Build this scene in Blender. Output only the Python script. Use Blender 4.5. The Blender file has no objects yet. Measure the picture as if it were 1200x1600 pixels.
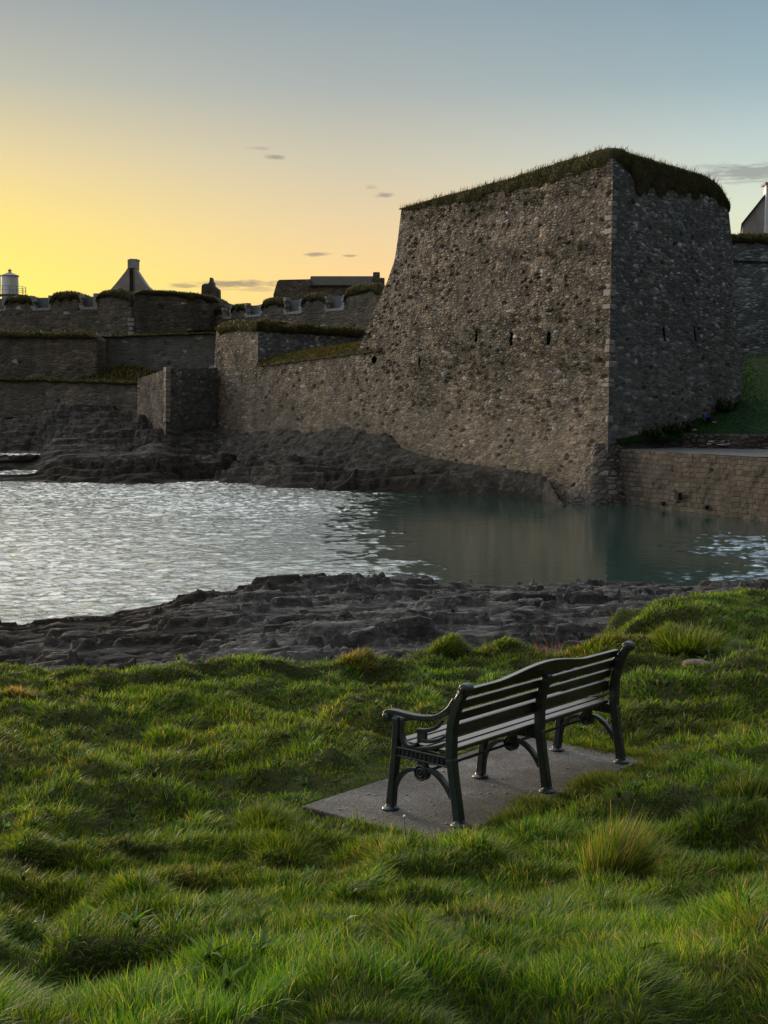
import bpy, math, random
import numpy as np
random.seed(5)
RNG = np.random.default_rng(11)
SC = bpy.context.scene
COL = SC.collection

# ------------------------------------------------------------------ camera model (metres, water at z = 0)
F = 2080.0; HOR = 645.0; EYE = 5.0
TH = math.atan((800 - HOR) / F)
CAM = np.array([0.0, 0.0, EYE])

def ray(x, y):
    u = (x - 600) / F; v = (800 - y) / F
    return np.array([u, math.cos(TH) + v * math.sin(TH), -math.sin(TH) + v * math.cos(TH)])
def G(x, y, z):                      # point of the photo at height z
    r = ray(x, y); return CAM + r * ((z - EYE) / r[2])
def P(x, y, Y):                      # point of the photo at distance Y
    r = ray(x, y); return CAM + r * (Y / r[1])
def on_plane(o, n):
    def fn(x, y):
        r = ray(x, y); return CAM + r * (np.dot(o - CAM, n) / np.dot(r, n))
    return fn
def unit(v): v = np.asarray(v, float); return v / np.linalg.norm(v)
V3 = lambda *a: np.array(a, float)
def sstep(a, b, x):
    t = np.clip((x - a) / (b - a), 0, 1); return t * t * (3 - 2 * t)

# ------------------------------------------------------------------ noise
def _h(ix, iy, iz, seed):
    n = (ix.astype(np.int64) * 374761393 + iy.astype(np.int64) * 668265263 + iz.astype(np.int64) * 2147483647 + seed * 144665) & 0xffffffff
    n = ((n ^ (n >> 13)) * 1274126177) & 0xffffffff
    n = ((n ^ (n >> 16)) * 2246822519) & 0xffffffff
    n = n ^ (n >> 15)
    return (n & 0xffffff) / float(0xffffff)
def vn(x, y, z=0.0, seed=0):         # smooth value noise -1..1
    x, y, z = np.broadcast_arrays(np.asarray(x, float), np.asarray(y, float), np.asarray(z, float))
    xi, yi, zi = np.floor(x), np.floor(y), np.floor(z)
    fx, fy, fz = x - xi, y - yi, z - zi
    fx = fx**3 * (fx * (fx * 6 - 15) + 10); fy = fy**3 * (fy * (fy * 6 - 15) + 10); fz = fz**3 * (fz * (fz * 6 - 15) + 10)
    r = 0
    for a in (0, 1):
        wa = fx if a else 1 - fx
        for b in (0, 1):
            wb = fy if b else 1 - fy
            for c in (0, 1):
                wc = fz if c else 1 - fz
                r = r + wa * wb * wc * _h(xi + a, yi + b, zi + c, seed)
    return r * 2 - 1
def fbm(x, y, z=0.0, o=4, seed=0, g=0.5):
    r = 0; a = 1.0; s = 0
    for k in range(o):
        r = r + a * vn(np.asarray(x) * 2.03**k + 7.3 * k, np.asarray(y) * 2.03**k - 3.1 * k, np.asarray(z) * 2.03**k, seed + k); s += a; a *= g
    return r / s
def ridge(x, y, z=0.0, o=4, seed=0):
    r = 0; a = 1.0; s = 0
    for k in range(o):
        r = r + a * (1 - np.abs(vn(np.asarray(x) * 2.1**k + 5 * k, np.asarray(y) * 2.1**k + 9 * k, np.asarray(z) * 2.1**k, seed + k)) * 2); s += a; a *= .5
    return r / s
def cells(x, y, seed=0):             # nearest jittered centre: returns (dist, cx, cy, random)
    xi, yi = np.floor(x), np.floor(y)
    best = np.full(x.shape, 9.0); bx = np.zeros_like(best); by = np.zeros_like(best); br = np.zeros_like(best)
    for a in (-1, 0, 1):
        for b in (-1, 0, 1):
            cx = xi + a; cy = yi + b; z0 = np.zeros_like(cx)
            px = cx + _h(cx, cy, z0, seed + 1); py = cy + _h(cx, cy, z0, seed + 2)
            d = np.hypot(x - px, y - py); m = d < best
            best = np.where(m, d, best); bx = np.where(m, px, bx); by = np.where(m, py, by)
            br = np.where(m, _h(cx, cy, z0, seed + 3), br)
    return best, bx, by, br

# ------------------------------------------------------------------ objects
def tag(o, label=None, cat=None, group=None, kind=None):
    if label: o['label'] = label
    if cat: o['category'] = cat
    if group: o['group'] = group
    if kind: o['kind'] = kind
    return o
def thing(name, label, cat, loc, group=None, rotz=0.0):
    o = bpy.data.objects.new(name, None); COL.objects.link(o)
    o.empty_display_size = .3
    o.location = tuple(float(c) for c in loc); o.rotation_euler = (0, 0, rotz)
    return tag(o, label, cat, group)
def link(name, me, mat, parent=None, world=True):
    if mat is not None:
        me.materials.clear(); me.materials.append(mat)
    o = bpy.data.objects.new(name, me); COL.objects.link(o)
    if parent is not None:
        o.parent = parent
        if world and parent.type == 'EMPTY':
            o.location = [-c for c in parent.location]
    return o
def mesh(verts, faces, smooth=True, name='m'):
    me = bpy.data.meshes.new(name)
    me.from_pydata([tuple(map(float, v)) for v in verts], [], [tuple(int(i) for i in f) for f in faces])
    if smooth: me.polygons.foreach_set('use_smooth', [True] * len(me.polygons))
    me.update(); return me
def fast_mesh(v, tot, loops, smooth=True):
    """v (n,3); tot: verts per face; loops: flat index array"""
    me = bpy.data.meshes.new('m')
    me.vertices.add(len(v)); me.vertices.foreach_set('co', np.asarray(v, np.float32).ravel())
    me.loops.add(len(loops)); me.loops.foreach_set('vertex_index', np.asarray(loops, np.int32))
    me.polygons.add(len(tot))
    st = np.zeros(len(tot), np.int32); st[1:] = np.cumsum(tot)[:-1]
    me.polygons.foreach_set('loop_start', st); me.polygons.foreach_set('loop_total', np.asarray(tot, np.int32))
    if smooth: me.polygons.foreach_set('use_smooth', np.ones(len(tot), bool))
    me.update(calc_edges=True); return me
def grid_mesh(Pg, keep=None, uv=True, smooth=True, flip=False):
    n, m = Pg.shape[:2]
    idx = np.arange(n * m).reshape(n, m)
    q = np.stack([idx[:-1, :-1], idx[:-1, 1:], idx[1:, 1:], idx[1:, :-1]], -1).reshape(-1, 4)
    if flip: q = q[:, ::-1]
    if keep is not None: q = q[keep.ravel()]
    me = fast_mesh(Pg.reshape(-1, 3), np.full(len(q), 4), q.ravel(), smooth)
    if uv:
        du = np.zeros((n, m)); dv = np.zeros((n, m))
        du[:, 1:] = np.cumsum(np.linalg.norm(np.diff(Pg, axis=1), axis=-1), 1)
        dv[1:, :] = np.cumsum(np.linalg.norm(np.diff(Pg, axis=0), axis=-1), 0)
        UV = np.stack([du, dv], -1).reshape(-1, 2)
        l = me.uv_layers.new(name='UVMap'); l.data.foreach_set('uv', UV[q.ravel()].astype(np.float32).ravel())
    return me
def resample(pts, n):
    pts = np.asarray(pts, float); d = np.r_[0, np.cumsum(np.linalg.norm(np.diff(pts, axis=0), axis=1))]
    t = np.linspace(0, d[-1], n); return np.stack([np.interp(t, d, pts[:, k]) for k in range(3)], -1)
def coons(bottom, top, left, right, n, m):   # n rows (up), m columns
    b, t = resample(bottom, m), resample(top, m); l, r = resample(left, n), resample(right, n)
    s = np.linspace(0, 1, m)[None, :, None]; k = np.linspace(0, 1, n)[:, None, None]
    return ((1 - k) * b[None] + k * t[None] + (1 - s) * l[:, None] + s * r[:, None]
            - ((1 - s) * (1 - k) * b[0] + s * (1 - k) * b[-1] + (1 - s) * k * t[0] + s * k * t[-1]))
def gnormals(Pg):
    du = np.gradient(Pg, axis=1); dv = np.gradient(Pg, axis=0)
    n = np.cross(du, dv); return n / np.maximum(np.linalg.norm(n, axis=-1, keepdims=True), 1e-9)
def poly_box(poly, off):             # closed prism: polygon (k,3) pushed along off
    poly = np.asarray(poly, float); k = len(poly)
    v = np.vstack([poly, poly + off]); fs = [tuple(range(k))[::-1], tuple(range(k, 2 * k))]
    for i in range(k):
        j = (i + 1) % k; fs.append((i, j, k + j, k + i))
    return v, fs
class MB:                             # collects shapes into one mesh
    def __init__(s): s.v = []; s.f = []
    def add(s, v, f):
        o = len(s.v); s.v += [tuple(map(float, p)) for p in v]; s.f += [tuple(i + o for i in q) for q in f]; return s
    def box(s, c, d, R=None):
        c = np.asarray(c, float); R = np.eye(3) if R is None else R
        pts = [c + R @ (np.array([x, y, z]) * np.asarray(d) / 2) for x in (-1, 1) for y in (-1, 1) for z in (-1, 1)]
        return s.add(pts, [(0, 1, 3, 2), (4, 6, 7, 5), (0, 4, 5, 1), (2, 3, 7, 6), (0, 2, 6, 4), (1, 5, 7, 3)])
    def prism(s, poly, off): return s.add(*poly_box(poly, np.asarray(off, float)))
    def lathe(s, prof, c, n=20, axis='z'):   # prof: (r, h)
        rows = []
        for r, h in prof:
            for k in range(n):
                a = 2 * math.pi * k / n
                p = (r * math.cos(a), r * math.sin(a), h)
                if axis == 'x': p = (h, r * math.cos(a), r * math.sin(a))
                rows.append((c[0] + p[0], c[1] + p[1], c[2] + p[2]))
        fs = [(i * n + k, i * n + (k + 1) % n, (i + 1) * n + (k + 1) % n, (i + 1) * n + k) for i in range(len(prof) - 1) for k in range(n)]
        fs += [tuple(range(n))[::-1], tuple(range((len(prof) - 1) * n, len(prof) * n))]
        return s.add(rows, fs)
    def tube(s, path, rad, n=8):
        path = np.asarray(path, float); rad = np.broadcast_to(rad, (len(path),))
        t = np.gradient(path, axis=0); rows = []
        for p, d, r in zip(path, t, rad):
            d = unit(d); a = unit(np.cross(d, (0.31, .2, 1) if abs(d[2]) < .9 else (1, 0, 0))); b = np.cross(d, a)
            rows += [p + r * (math.cos(2 * math.pi * k / n) * a + math.sin(2 * math.pi * k / n) * b) for k in range(n)]
        fs = [(i * n + k, i * n + (k + 1) % n, (i + 1) * n + (k + 1) % n, (i + 1) * n + k) for i in range(len(path) - 1) for k in range(n)]
        fs += [tuple(range(n))[::-1], tuple(range((len(path) - 1) * n, len(path) * n))]
        return s.add(rows, fs)
    def build(s, name, mat, parent=None, bevel=0, smooth=False, world=True, seg=2):
        me = mesh(s.v, s.f, smooth)
        o = link(name, me, mat, parent, world)
        import bmesh
        bm = bmesh.new(); bm.from_mesh(me); bmesh.ops.recalc_face_normals(bm, faces=bm.faces); bm.to_mesh(me); bm.free()
        if bevel:
            b = o.modifiers.new('b', 'BEVEL'); b.width = bevel; b.segments = seg; b.limit_method = 'ANGLE'; b.angle_limit = .6
            me.polygons.foreach_set('use_smooth', [True] * len(me.polygons))
            w = o.modifiers.new('w', 'WEIGHTED_NORMAL')
        return o

# ------------------------------------------------------------------ materials
def new_mat(name):
    m = bpy.data.materials.new(name); m.use_nodes = True
    nt = m.node_tree; nt.nodes.clear()
    def N(t, **k):
        n = nt.nodes.new(t)
        for a, b in k.items():
            if a.startswith('i_'):
                key = a[2:]; key = int(key) if key.isdigit() else key.replace('_', ' ')
                n.inputs[key].default_value = b
            else: setattr(n, a, b)
        return n
    L = lambda a, b: nt.links.new(a, b)
    out = N('ShaderNodeOutputMaterial')
    return m, N, L, out
def ramp(N, stops, mode='LINEAR'):
    r = N('ShaderNodeValToRGB'); r.color_ramp.interpolation = mode
    e = r.color_ramp.elements
    while len(e) > 1: e.remove(e[-1])
    for i, (p, c) in enumerate(stops):
        if i == 0: e[0].position = p; k = e[0]
        else: k = e.new(p)
        k.color = tuple(c) + ((1,) if len(c) == 3 else ())
    return r
def mixc(N, L, fac, a, b, mode='MIX'):
    m = N('ShaderNodeMix', data_type='RGBA', blend_type=mode)
    for s, v in ((0, fac), (6, a), (7, b)):
        if hasattr(v, 'links'): L(v, m.inputs[s])
        elif isinstance(v, (tuple, list)): m.inputs[s].default_value = tuple(v) + ((1,) if len(v) == 3 else ())
        else: m.inputs[s].default_value = v
    return m.outputs[2]
def math_(N, L, op, a, b=None, c=None, clamp=False):
    m = N('ShaderNodeMath', operation=op, use_clamp=clamp)
    for s, v in enumerate((a, b, c)):
        if v is None: continue
        if hasattr(v, 'links'): L(v, m.inputs[s])
        else: m.inputs[s].default_value = v
    return m.outputs[0]

def mat_rubble(name, cols, mortar, size=(.45, .45, .2), bump=.06, zs=None, stain=(.05, .045, .035), stain_amt=.5, pale=.03, moss=0.0, rough=.9, mort_w=.09):
    m, N, L, out = new_mat(name)
    tc = N('ShaderNodeTexCoord')
    nz = N('ShaderNodeTexNoise', i_Scale=1.3, i_Detail=3.0); L(tc.outputs['Object'], nz.inputs['Vector'])
    off = N('ShaderNodeVectorMath', operation='MULTIPLY_ADD'); L(nz.outputs['Color'], off.inputs[0]); off.inputs[1].default_value = (.45, .45, .28); L(tc.outputs['Object'], off.inputs[2])
    mp = N('ShaderNodeMapping'); mp.inputs['Scale'].default_value = [1 / s for s in size]; L(off.outputs[0], mp.inputs['Vector'])
    vo = N('ShaderNodeTexVoronoi', feature='F1', i_Randomness=.9); vo.inputs['Scale'].default_value = 1; L(mp.outputs[0], vo.inputs['Vector'])
    ve = N('ShaderNodeTexVoronoi', feature='DISTANCE_TO_EDGE', i_Randomness=.9); ve.inputs['Scale'].default_value = 1; L(mp.outputs[0], ve.inputs['Vector'])
    sp = N('ShaderNodeSeparateColor'); L(vo.outputs['Color'], sp.inputs[0])
    n = len(cols); rp = ramp(N, [(i / max(1, n - 1) * (1 - pale * 2), c) for i, c in enumerate(cols)] + [(1 - pale, cols[-1]), (1 - pale * .6, tuple(min(.6, c * 2.4 + .06) for c in cols[-1]))])
    L(sp.outputs[0], rp.inputs[0])
    fine = N('ShaderNodeTexNoise', i_Scale=9.0, i_Detail=5.0, i_Roughness=.7); L(tc.outputs['Object'], fine.inputs['Vector'])
    fr = ramp(N, [(.25, (.55, .55, .55)), (.75, (1.3, 1.3, 1.3))]); L(fine.outputs[0], fr.inputs[0])
    c = mixc(N, L, 1.0, rp.outputs[0], fr.outputs[0], 'MULTIPLY')
    edge = ramp(N, [(0, (1, 1, 1)), (mort_w, (1, 1, 1)), (mort_w * 2.2, (0, 0, 0))]); L(ve.outputs['Distance'], edge.inputs[0])
    mn = N('ShaderNodeTexNoise', i_Scale=.9, i_Detail=4.0); L(tc.outputs['Object'], mn.inputs['Vector'])
    mr = ramp(N, [(.4, (0.35,) * 3), (.6, (1,) * 3)]); L(mn.outputs[0], mr.inputs[0])
    ef = math_(N, L, 'MULTIPLY', edge.outputs[0], mr.outputs[0]); bf = None
    if zs:
        sz = N('ShaderNodeSeparateXYZ'); L(tc.outputs['Object'], sz.inputs[0])
        zn = N('ShaderNodeTexNoise', i_Scale=.35, i_Detail=4.0); L(tc.outputs['Object'], zn.inputs['Vector'])
        zf_ = N('ShaderNodeMapRange', clamp=True, interpolation_type='SMOOTHSTEP', i_From_Min=zs[0], i_From_Max=zs[1], i_To_Min=.35); L(math_(N, L, 'MULTIPLY_ADD', zn.outputs[0], 9.0, math_(N, L, 'ADD', sz.outputs[2], -4.5)), zf_.inputs[0])
        bf = zf_.outputs[0]; c = mixc(N, L, math_(N, L, 'MULTIPLY', math_(N, L, 'SUBTRACT', 1.0, bf), .75), c, tuple(.5 * (p + q) for p, q in zip(cols[1], cols[2]))); ef = math_(N, L, 'MULTIPLY', ef, bf)
    c = mixc(N, L, ef, c, mortar)
    big = N('ShaderNodeTexNoise', i_Scale=.22, i_Detail=6.0, i_Roughness=.62)
    mp2 = N('ShaderNodeMapping'); mp2.inputs['Scale'].default_value = (1.3, 1.3, .28); L(tc.outputs['Object'], mp2.inputs['Vector']); L(mp2.outputs[0], big.inputs['Vector'])
    br = ramp(N, [(.42, (0, 0, 0)), (.68, (stain_amt,) * 3)]); L(big.outputs[0], br.inputs[0])
    c = mixc(N, L, br.outputs[0], c, stain)
    if moss:
        mo = N('ShaderNodeTexNoise', i_Scale=.8, i_Detail=6.0, i_Roughness=.7); L(tc.outputs['Object'], mo.inputs['Vector'])
        mo2 = ramp(N, [(.56, (0, 0, 0)), (.66, (moss,) * 3)]); L(mo.outputs[0], mo2.inputs[0])
        c = mixc(N, L, mo2.outputs[0], c, (.035, .042, .018))
    bs = N('ShaderNodeBsdfPrincipled', i_Roughness=rough); L(c, bs.inputs['Base Color']); bs.inputs['Specular IOR Level'].default_value = .25
    er = ramp(N, [(0, (0,) * 3), (.22, (.75,) * 3), (.5, (1,) * 3)]); L(ve.outputs['Distance'], er.inputs[0])
    hsum = math_(N, L, 'ADD', math_(N, L, 'MULTIPLY', er.outputs[0], math_(N, L, 'ADD', math_(N, L, 'MULTIPLY', sp.outputs[1], .8), .4)), math_(N, L, 'MULTIPLY', fine.outputs[0], .5))
    if bf is not None: hsum = math_(N, L, 'MULTIPLY', hsum, bf)
    bp = N('ShaderNodeBump', i_Strength=1.0, i_Distance=bump); L(hsum, bp.inputs['Height']); L(bp.outputs[0], bs.inputs['Normal'])
    L(bs.outputs[0], out.inputs[0]); return m

def mat_coursed(name, cols, mortar, bw=.75, bh=.32, bump=.05, tide=None):
    m, N, L, out = new_mat(name)
    uv = N('ShaderNodeUVMap', uv_map='UVMap'); tc = N('ShaderNodeTexCoord')
    nz = N('ShaderNodeTexNoise', i_Scale=1.1, i_Detail=4.0); L(tc.outputs['Object'], nz.inputs['Vector'])
    off = N('ShaderNodeVectorMath', operation='MULTIPLY_ADD'); L(nz.outputs['Color'], off.inputs[0]); off.inputs[1].default_value = (.12, .09, 0); L(uv.outputs[0], off.inputs[2])
    bk = N('ShaderNodeTexBrick', offset=.5, squash=1.3, squash_frequency=3)
    for k, v in (('Scale', 1.0), ('Mortar Size', .022), ('Mortar Smooth', .4), ('Bias', 0.0), ('Brick Width', bw), ('Row Height', bh)): bk.inputs[k].default_value = v
    bk.inputs['Color1'].default_value = (0, 0, 0, 1); bk.inputs['Color2'].default_value = (1, 1, 1, 1); bk.inputs['Mortar'].default_value = (.5, .5, .5, 1)
    L(off.outputs[0], bk.inputs['Vector'])
    rp = ramp(N, [(i / (len(cols) - 1), c) for i, c in enumerate(cols)]); L(bk.outputs['Color'], rp.inputs[0])
    fine = N('ShaderNodeTexNoise', i_Scale=6.0, i_Detail=6.0, i_Roughness=.7); L(tc.outputs['Object'], fine.inputs['Vector'])
    fr = ramp(N, [(.25, (.5,) * 3), (.75, (1.35,) * 3)]); L(fine.outputs[0], fr.inputs[0])
    c = mixc(N, L, 1.0, rp.outputs[0], fr.outputs[0], 'MULTIPLY')
    c = mixc(N, L, bk.outputs['Fac'], c, mortar)
    big = N('ShaderNodeTexNoise', i_Scale=.5, i_Detail=5.0); L(tc.outputs['Object'], big.inputs['Vector'])
    br = ramp(N, [(.45, (0,) * 3), (.7, (.6,) * 3)]); L(big.outputs[0], br.inputs[0])
    c = mixc(N, L, br.outputs[0], c, (.05, .042, .032))
    bs = N('ShaderNodeBsdfPrincipled', i_Roughness=.85); L(c, bs.inputs['Base Color']); bs.inputs['Specular IOR Level'].default_value = .3
    h = math_(N, L, 'SUBTRACT', math_(N, L, 'MULTIPLY', fine.outputs[0], .6), bk.outputs['Fac'])
    bp = N('ShaderNodeBump', i_Strength=1.0, i_Distance=bump); L(h, bp.inputs['Height']); L(bp.outputs[0], bs.inputs['Normal'])
    L(bs.outputs[0], out.inputs[0]); return m

def mat_plain(name, a, b=None, scale=4.0, rough=.8, spec=.4, bump=0.0, metal=0.0, detail=5.0, stretch=(1, 1, 1), coords='Object'):
    m, N, L, out = new_mat(name)
    tc = N('ShaderNodeTexCoord'); mp = N('ShaderNodeMapping'); mp.inputs['Scale'].default_value = stretch; L(tc.outputs[coords], mp.inputs['Vector'])
    nz = N('ShaderNodeTexNoise', i_Scale=scale, i_Detail=detail, i_Roughness=.65); L(mp.outputs[0], nz.inputs['Vector'])
    r = ramp(N, [(.35, a), (.68, b or a)]); L(nz.outputs[0], r.inputs[0])
    bs = N('ShaderNodeBsdfPrincipled', i_Roughness=rough, i_Metallic=metal); L(r.outputs[0], bs.inputs['Base Color']); bs.inputs['Specular IOR Level'].default_value = spec
    if bump:
        bp = N('ShaderNodeBump', i_Strength=1.0, i_Distance=bump); L(nz.outputs[0], bp.inputs['Height']); L(bp.outputs[0], bs.inputs['Normal'])
    L(bs.outputs[0], out.inputs[0]); return m

def mat_rock(name, dark, mid, light, weed=(.03, .022, .014), s=1.0, wet=.45, lich=.5):
    m, N, L, out = new_mat(name)
    tc = N('ShaderNodeTexCoord')
    mp = N('ShaderNodeMapping'); mp.inputs['Scale'].default_value = (.55 * s, 1.6 * s, 2.2 * s); mp.inputs['Rotation'].default_value = (0, 0, .35); L(tc.outputs['Object'], mp.inputs['Vector'])
    a = N('ShaderNodeTexNoise', i_Scale=1.6, i_Detail=9.0, i_Roughness=.68); L(mp.outputs[0], a.inputs['Vector'])
    r = ramp(N, [(.34, dark), (.52, mid), (.72, light)]); L(a.outputs[0], r.inputs[0])
    b = N('ShaderNodeTexNoise', i_Scale=.28 * s, i_Detail=5.0, i_Roughness=.6); L(tc.outputs['Object'], b.inputs['Vector'])
    at = N('ShaderNodeAttribute', attribute_name='weed')
    wf = math_(N, L, 'ADD', at.outputs['Fac'], math_(N, L, 'MULTIPLY_ADD', b.outputs[0], 1.6, -.95), clamp=True)
    c = mixc(N, L, wf, r.outputs[0], weed)
    v = N('ShaderNodeTexNoise', i_Scale=5.0 * s, i_Detail=6.0, i_Roughness=.75); L(tc.outputs['Object'], v.inputs['Vector'])
    vr = ramp(N, [(.55, (0,) * 3), (.63, (lich,) * 3)]); L(v.outputs[0], vr.inputs[0])
    vf = math_(N, L, 'MULTIPLY', vr.outputs[0], math_(N, L, 'SUBTRACT', 1.0, wf))
    c = mixc(N, L, vf, c, (.2, .2, .19))
    bs = N('ShaderNodeBsdfPrincipled'); L(c, bs.inputs['Base Color'])
    rr = ramp(N, [(.3, (wet + .2,) * 3), (.5, (.95,) * 3)]); L(a.outputs[0], rr.inputs[0]); L(rr.outputs[0], bs.inputs['Roughness'])
    bs.inputs['Specular IOR Level'].default_value = .18
    hh = math_(N, L, 'ADD', a.outputs[0], math_(N, L, 'MULTIPLY', v.outputs[0], .3))
    bp = N('ShaderNodeBump', i_Strength=1.0, i_Distance=.22 / s); L(hh, bp.inputs['Height']); L(bp.outputs[0], bs.inputs['Normal'])
    L(bs.outputs[0], out.inputs[0]); return m

def mat_blades(name, trans=.48, rough=.55):
    m, N, L, out = new_mat(name)
    at = N('ShaderNodeAttribute', attribute_name='Col')
    bs = N('ShaderNodeBsdfPrincipled', i_Roughness=rough); L(at.outputs['Color'], bs.inputs['Base Color']); bs.inputs['Specular IOR Level'].default_value = .3
    tr = N('ShaderNodeBsdfTranslucent'); L(mixc(N, L, 1.0, at.outputs['Color'], (1.35, 1.25, .6), 'MULTIPLY'), tr.inputs[0])
    mx = N('ShaderNodeMixShader'); mx.inputs[0].default_value = trans; L(bs.outputs[0], mx.inputs[1]); L(tr.outputs[0], mx.inputs[2])
    L(mx.outputs[0], out.inputs[0]); return m

M = {}
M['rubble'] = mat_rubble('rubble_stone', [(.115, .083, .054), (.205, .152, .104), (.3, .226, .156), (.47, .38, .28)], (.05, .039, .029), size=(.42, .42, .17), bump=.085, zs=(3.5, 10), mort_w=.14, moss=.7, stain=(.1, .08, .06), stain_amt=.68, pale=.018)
M['rubble_shaded'] = mat_rubble('shaded_rubble', [(.066, .068, .061), (.115, .118, .107), (.18, .184, .168), (.32, .325, .3)], (.085, .09, .09), size=(.46, .46, .18), bump=.06, zs=(6, 12), mort_w=.11, moss=.5, stain=(.07, .078, .08), stain_amt=.5, pale=.06)  # shaded copy of the rubble: the unlit side's darkness put into the colour
M['rubble_far'] = mat_rubble('old_rampart_stone', [(.105, .083, .062), (.17, .136, .104), (.25, .2, .155)], (.15, .12, .092), size=(.7, .7, .35), bump=.08, moss=.7, stain=(.05, .048, .035), stain_amt=.7, pale=.02)
M['render_wall'] = mat_rubble('lime_washed_stone', [(.17, .155, .135), (.22, .205, .18), (.27, .25, .22)], (.2, .185, .16), size=(.8, .8, .4), bump=.05, moss=.6, stain=(.075, .07, .06), stain_amt=.7, pale=.03)
M['quay'] = mat_coursed('coursed_quay_stone', bw=.52, bh=.26, cols=[(.028, .021, .014), (.048, .036, .025), (.08, .061, .043)], mortar=(.008, .006, .005), bump=.08)
M['footing'] = mat_rubble('wet_footing_stone', [(.075, .06, .045), (.13, .105, .078), (.19, .15, .115)], (.03, .026, .022), size=(.5, .5, .24), bump=.08, stain=(.03, .026, .02), stain_amt=.7, pale=.02, rough=.7)
M['quoin'] = mat_plain('dressed_limestone', (.2, .165, .13), (.36, .31, .26), 2.5, .85, .3, .03)
M['pale_stone'] = mat_plain('pale_dressed_stone', (.22, .2, .18), (.38, .355, .32), 1.5, .85, .3, .03)
M['slate_panel'] = mat_plain('weathered_slate', (.10, .105, .115), (.16, .165, .175), 1.2, .8, .3, .02)
M['dark_void'] = mat_plain('opening_shade', (.02, .019, .018), (.035, .032, .03), 3, .95, .1)  # shade inside openings put into a near-black stone colour
M['turf'] = mat_plain('turf', (.03, .028, .012), (.075, .068, .03), 1.3, .95, .1, .15)
M['soil'] = mat_plain('soil_and_thatch', (.02, .026, .008), (.055, .06, .02), 3.0, .95, .1, .03)
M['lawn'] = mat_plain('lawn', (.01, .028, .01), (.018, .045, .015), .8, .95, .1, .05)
M['path'] = mat_plain('worn_quay_paving', (.045, .042, .038), (.09, .085, .078), .8, .75, .4, .02)
M['blades'] = mat_blades('grass_blades')
M['far_blades'] = mat_blades('turf_blades', .3)
M['rock_near'] = mat_rock('shore_rock', (.022, .02, .018), (.085, .079, .072), (.24, .23, .21), weed=(.024, .018, .012), lich=.8)
M['rock_far'] = mat_rock('far_shore_rock', (.016, .014, .011), (.06, .052, .042), (.18, .165, .14), weed=(.022, .016, .010), s=.9, wet=.45, lich=.25)
M['roof'] = mat_plain('slate_roof', (.028, .027, .022), (.05, .048, .036), 1.5, .95, .08, .03)
M['harl'] = mat_plain('grey_harling', (.3, .26, .235), (.44, .39, .36), .9, .9, .2, .03)
M['white'] = mat_plain('white_paint', (.62, .61, .6), (.78, .77, .75), 1.2, .6, .4, .0)
M['iron'] = mat_plain('black_green_iron_paint', (.012, .016, .016), (.03, .037, .036), 22, .38, .5, .0015)
M['steel'] = mat_plain('grey_rail', (.1, .1, .1), (.16, .16, .15), 8, .5, .5)
M['cloth_blue'] = mat_plain('blue_jacket', (.02, .045, .22), (.03, .065, .3), 9, .8, .3, .01)
M['cloth_dark'] = mat_plain('dark_clothes', (.012, .013, .018), (.025, .025, .03), 9, .9, .2, .01)
M['skin'] = mat_plain('skin', (.42, .28, .21), (.5, .34, .26), 9, .6, .3)
M['hair'] = mat_plain('pale_hair', (.3, .27, .22), (.42, .38, .32), 30, .7, .3)
M['hair_dark'] = mat_plain('dark_hair', (.02, .015, .012), (.04, .03, .022), 30, .7, .3)
M['stone_tan'] = mat_plain('tan_stone', (.07, .05, .036), (.2, .155, .115), 14, .9, .2, .02)
M['twig'] = mat_plain('dead_twig', (.1, .075, .05), (.2, .16, .11), 20, .9, .2)

def mat_iron():
    m, N, L, out = new_mat('worn_black_green_iron_paint')
    tc = N('ShaderNodeTexCoord')
    a = N('ShaderNodeTexNoise', i_Scale=22.0, i_Detail=5.0, i_Roughness=.65); L(tc.outputs['Object'], a.inputs['Vector'])
    r = ramp(N, [(.35, (.012, .016, .016)), (.68, (.03, .037, .036))]); L(a.outputs[0], r.inputs[0])
    b = N('ShaderNodeTexNoise', i_Scale=9.0, i_Detail=8.0, i_Roughness=.75); L(tc.outputs['Object'], b.inputs['Vector'])
    br = ramp(N, [(.59, (0,) * 3), (.635, (.85,) * 3)]); L(b.outputs[0], br.inputs[0])
    c = mixc(N, L, br.outputs[0], r.outputs[0], (.075, .04, .022))
    bs = N('ShaderNodeBsdfPrincipled'); L(c, bs.inputs['Base Color']); L(math_(N, L, 'MULTIPLY_ADD', br.outputs[0], .4, .36), bs.inputs['Roughness'])
    bp = N('ShaderNodeBump', i_Strength=1.0, i_Distance=.0016); L(math_(N, L, 'SUBTRACT', a.outputs[0], br.outputs[0]), bp.inputs['Height']); L(bp.outputs[0], bs.inputs['Normal'])
    L(bs.outputs[0], out.inputs[0]); return m
M['iron'] = mat_iron()
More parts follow.
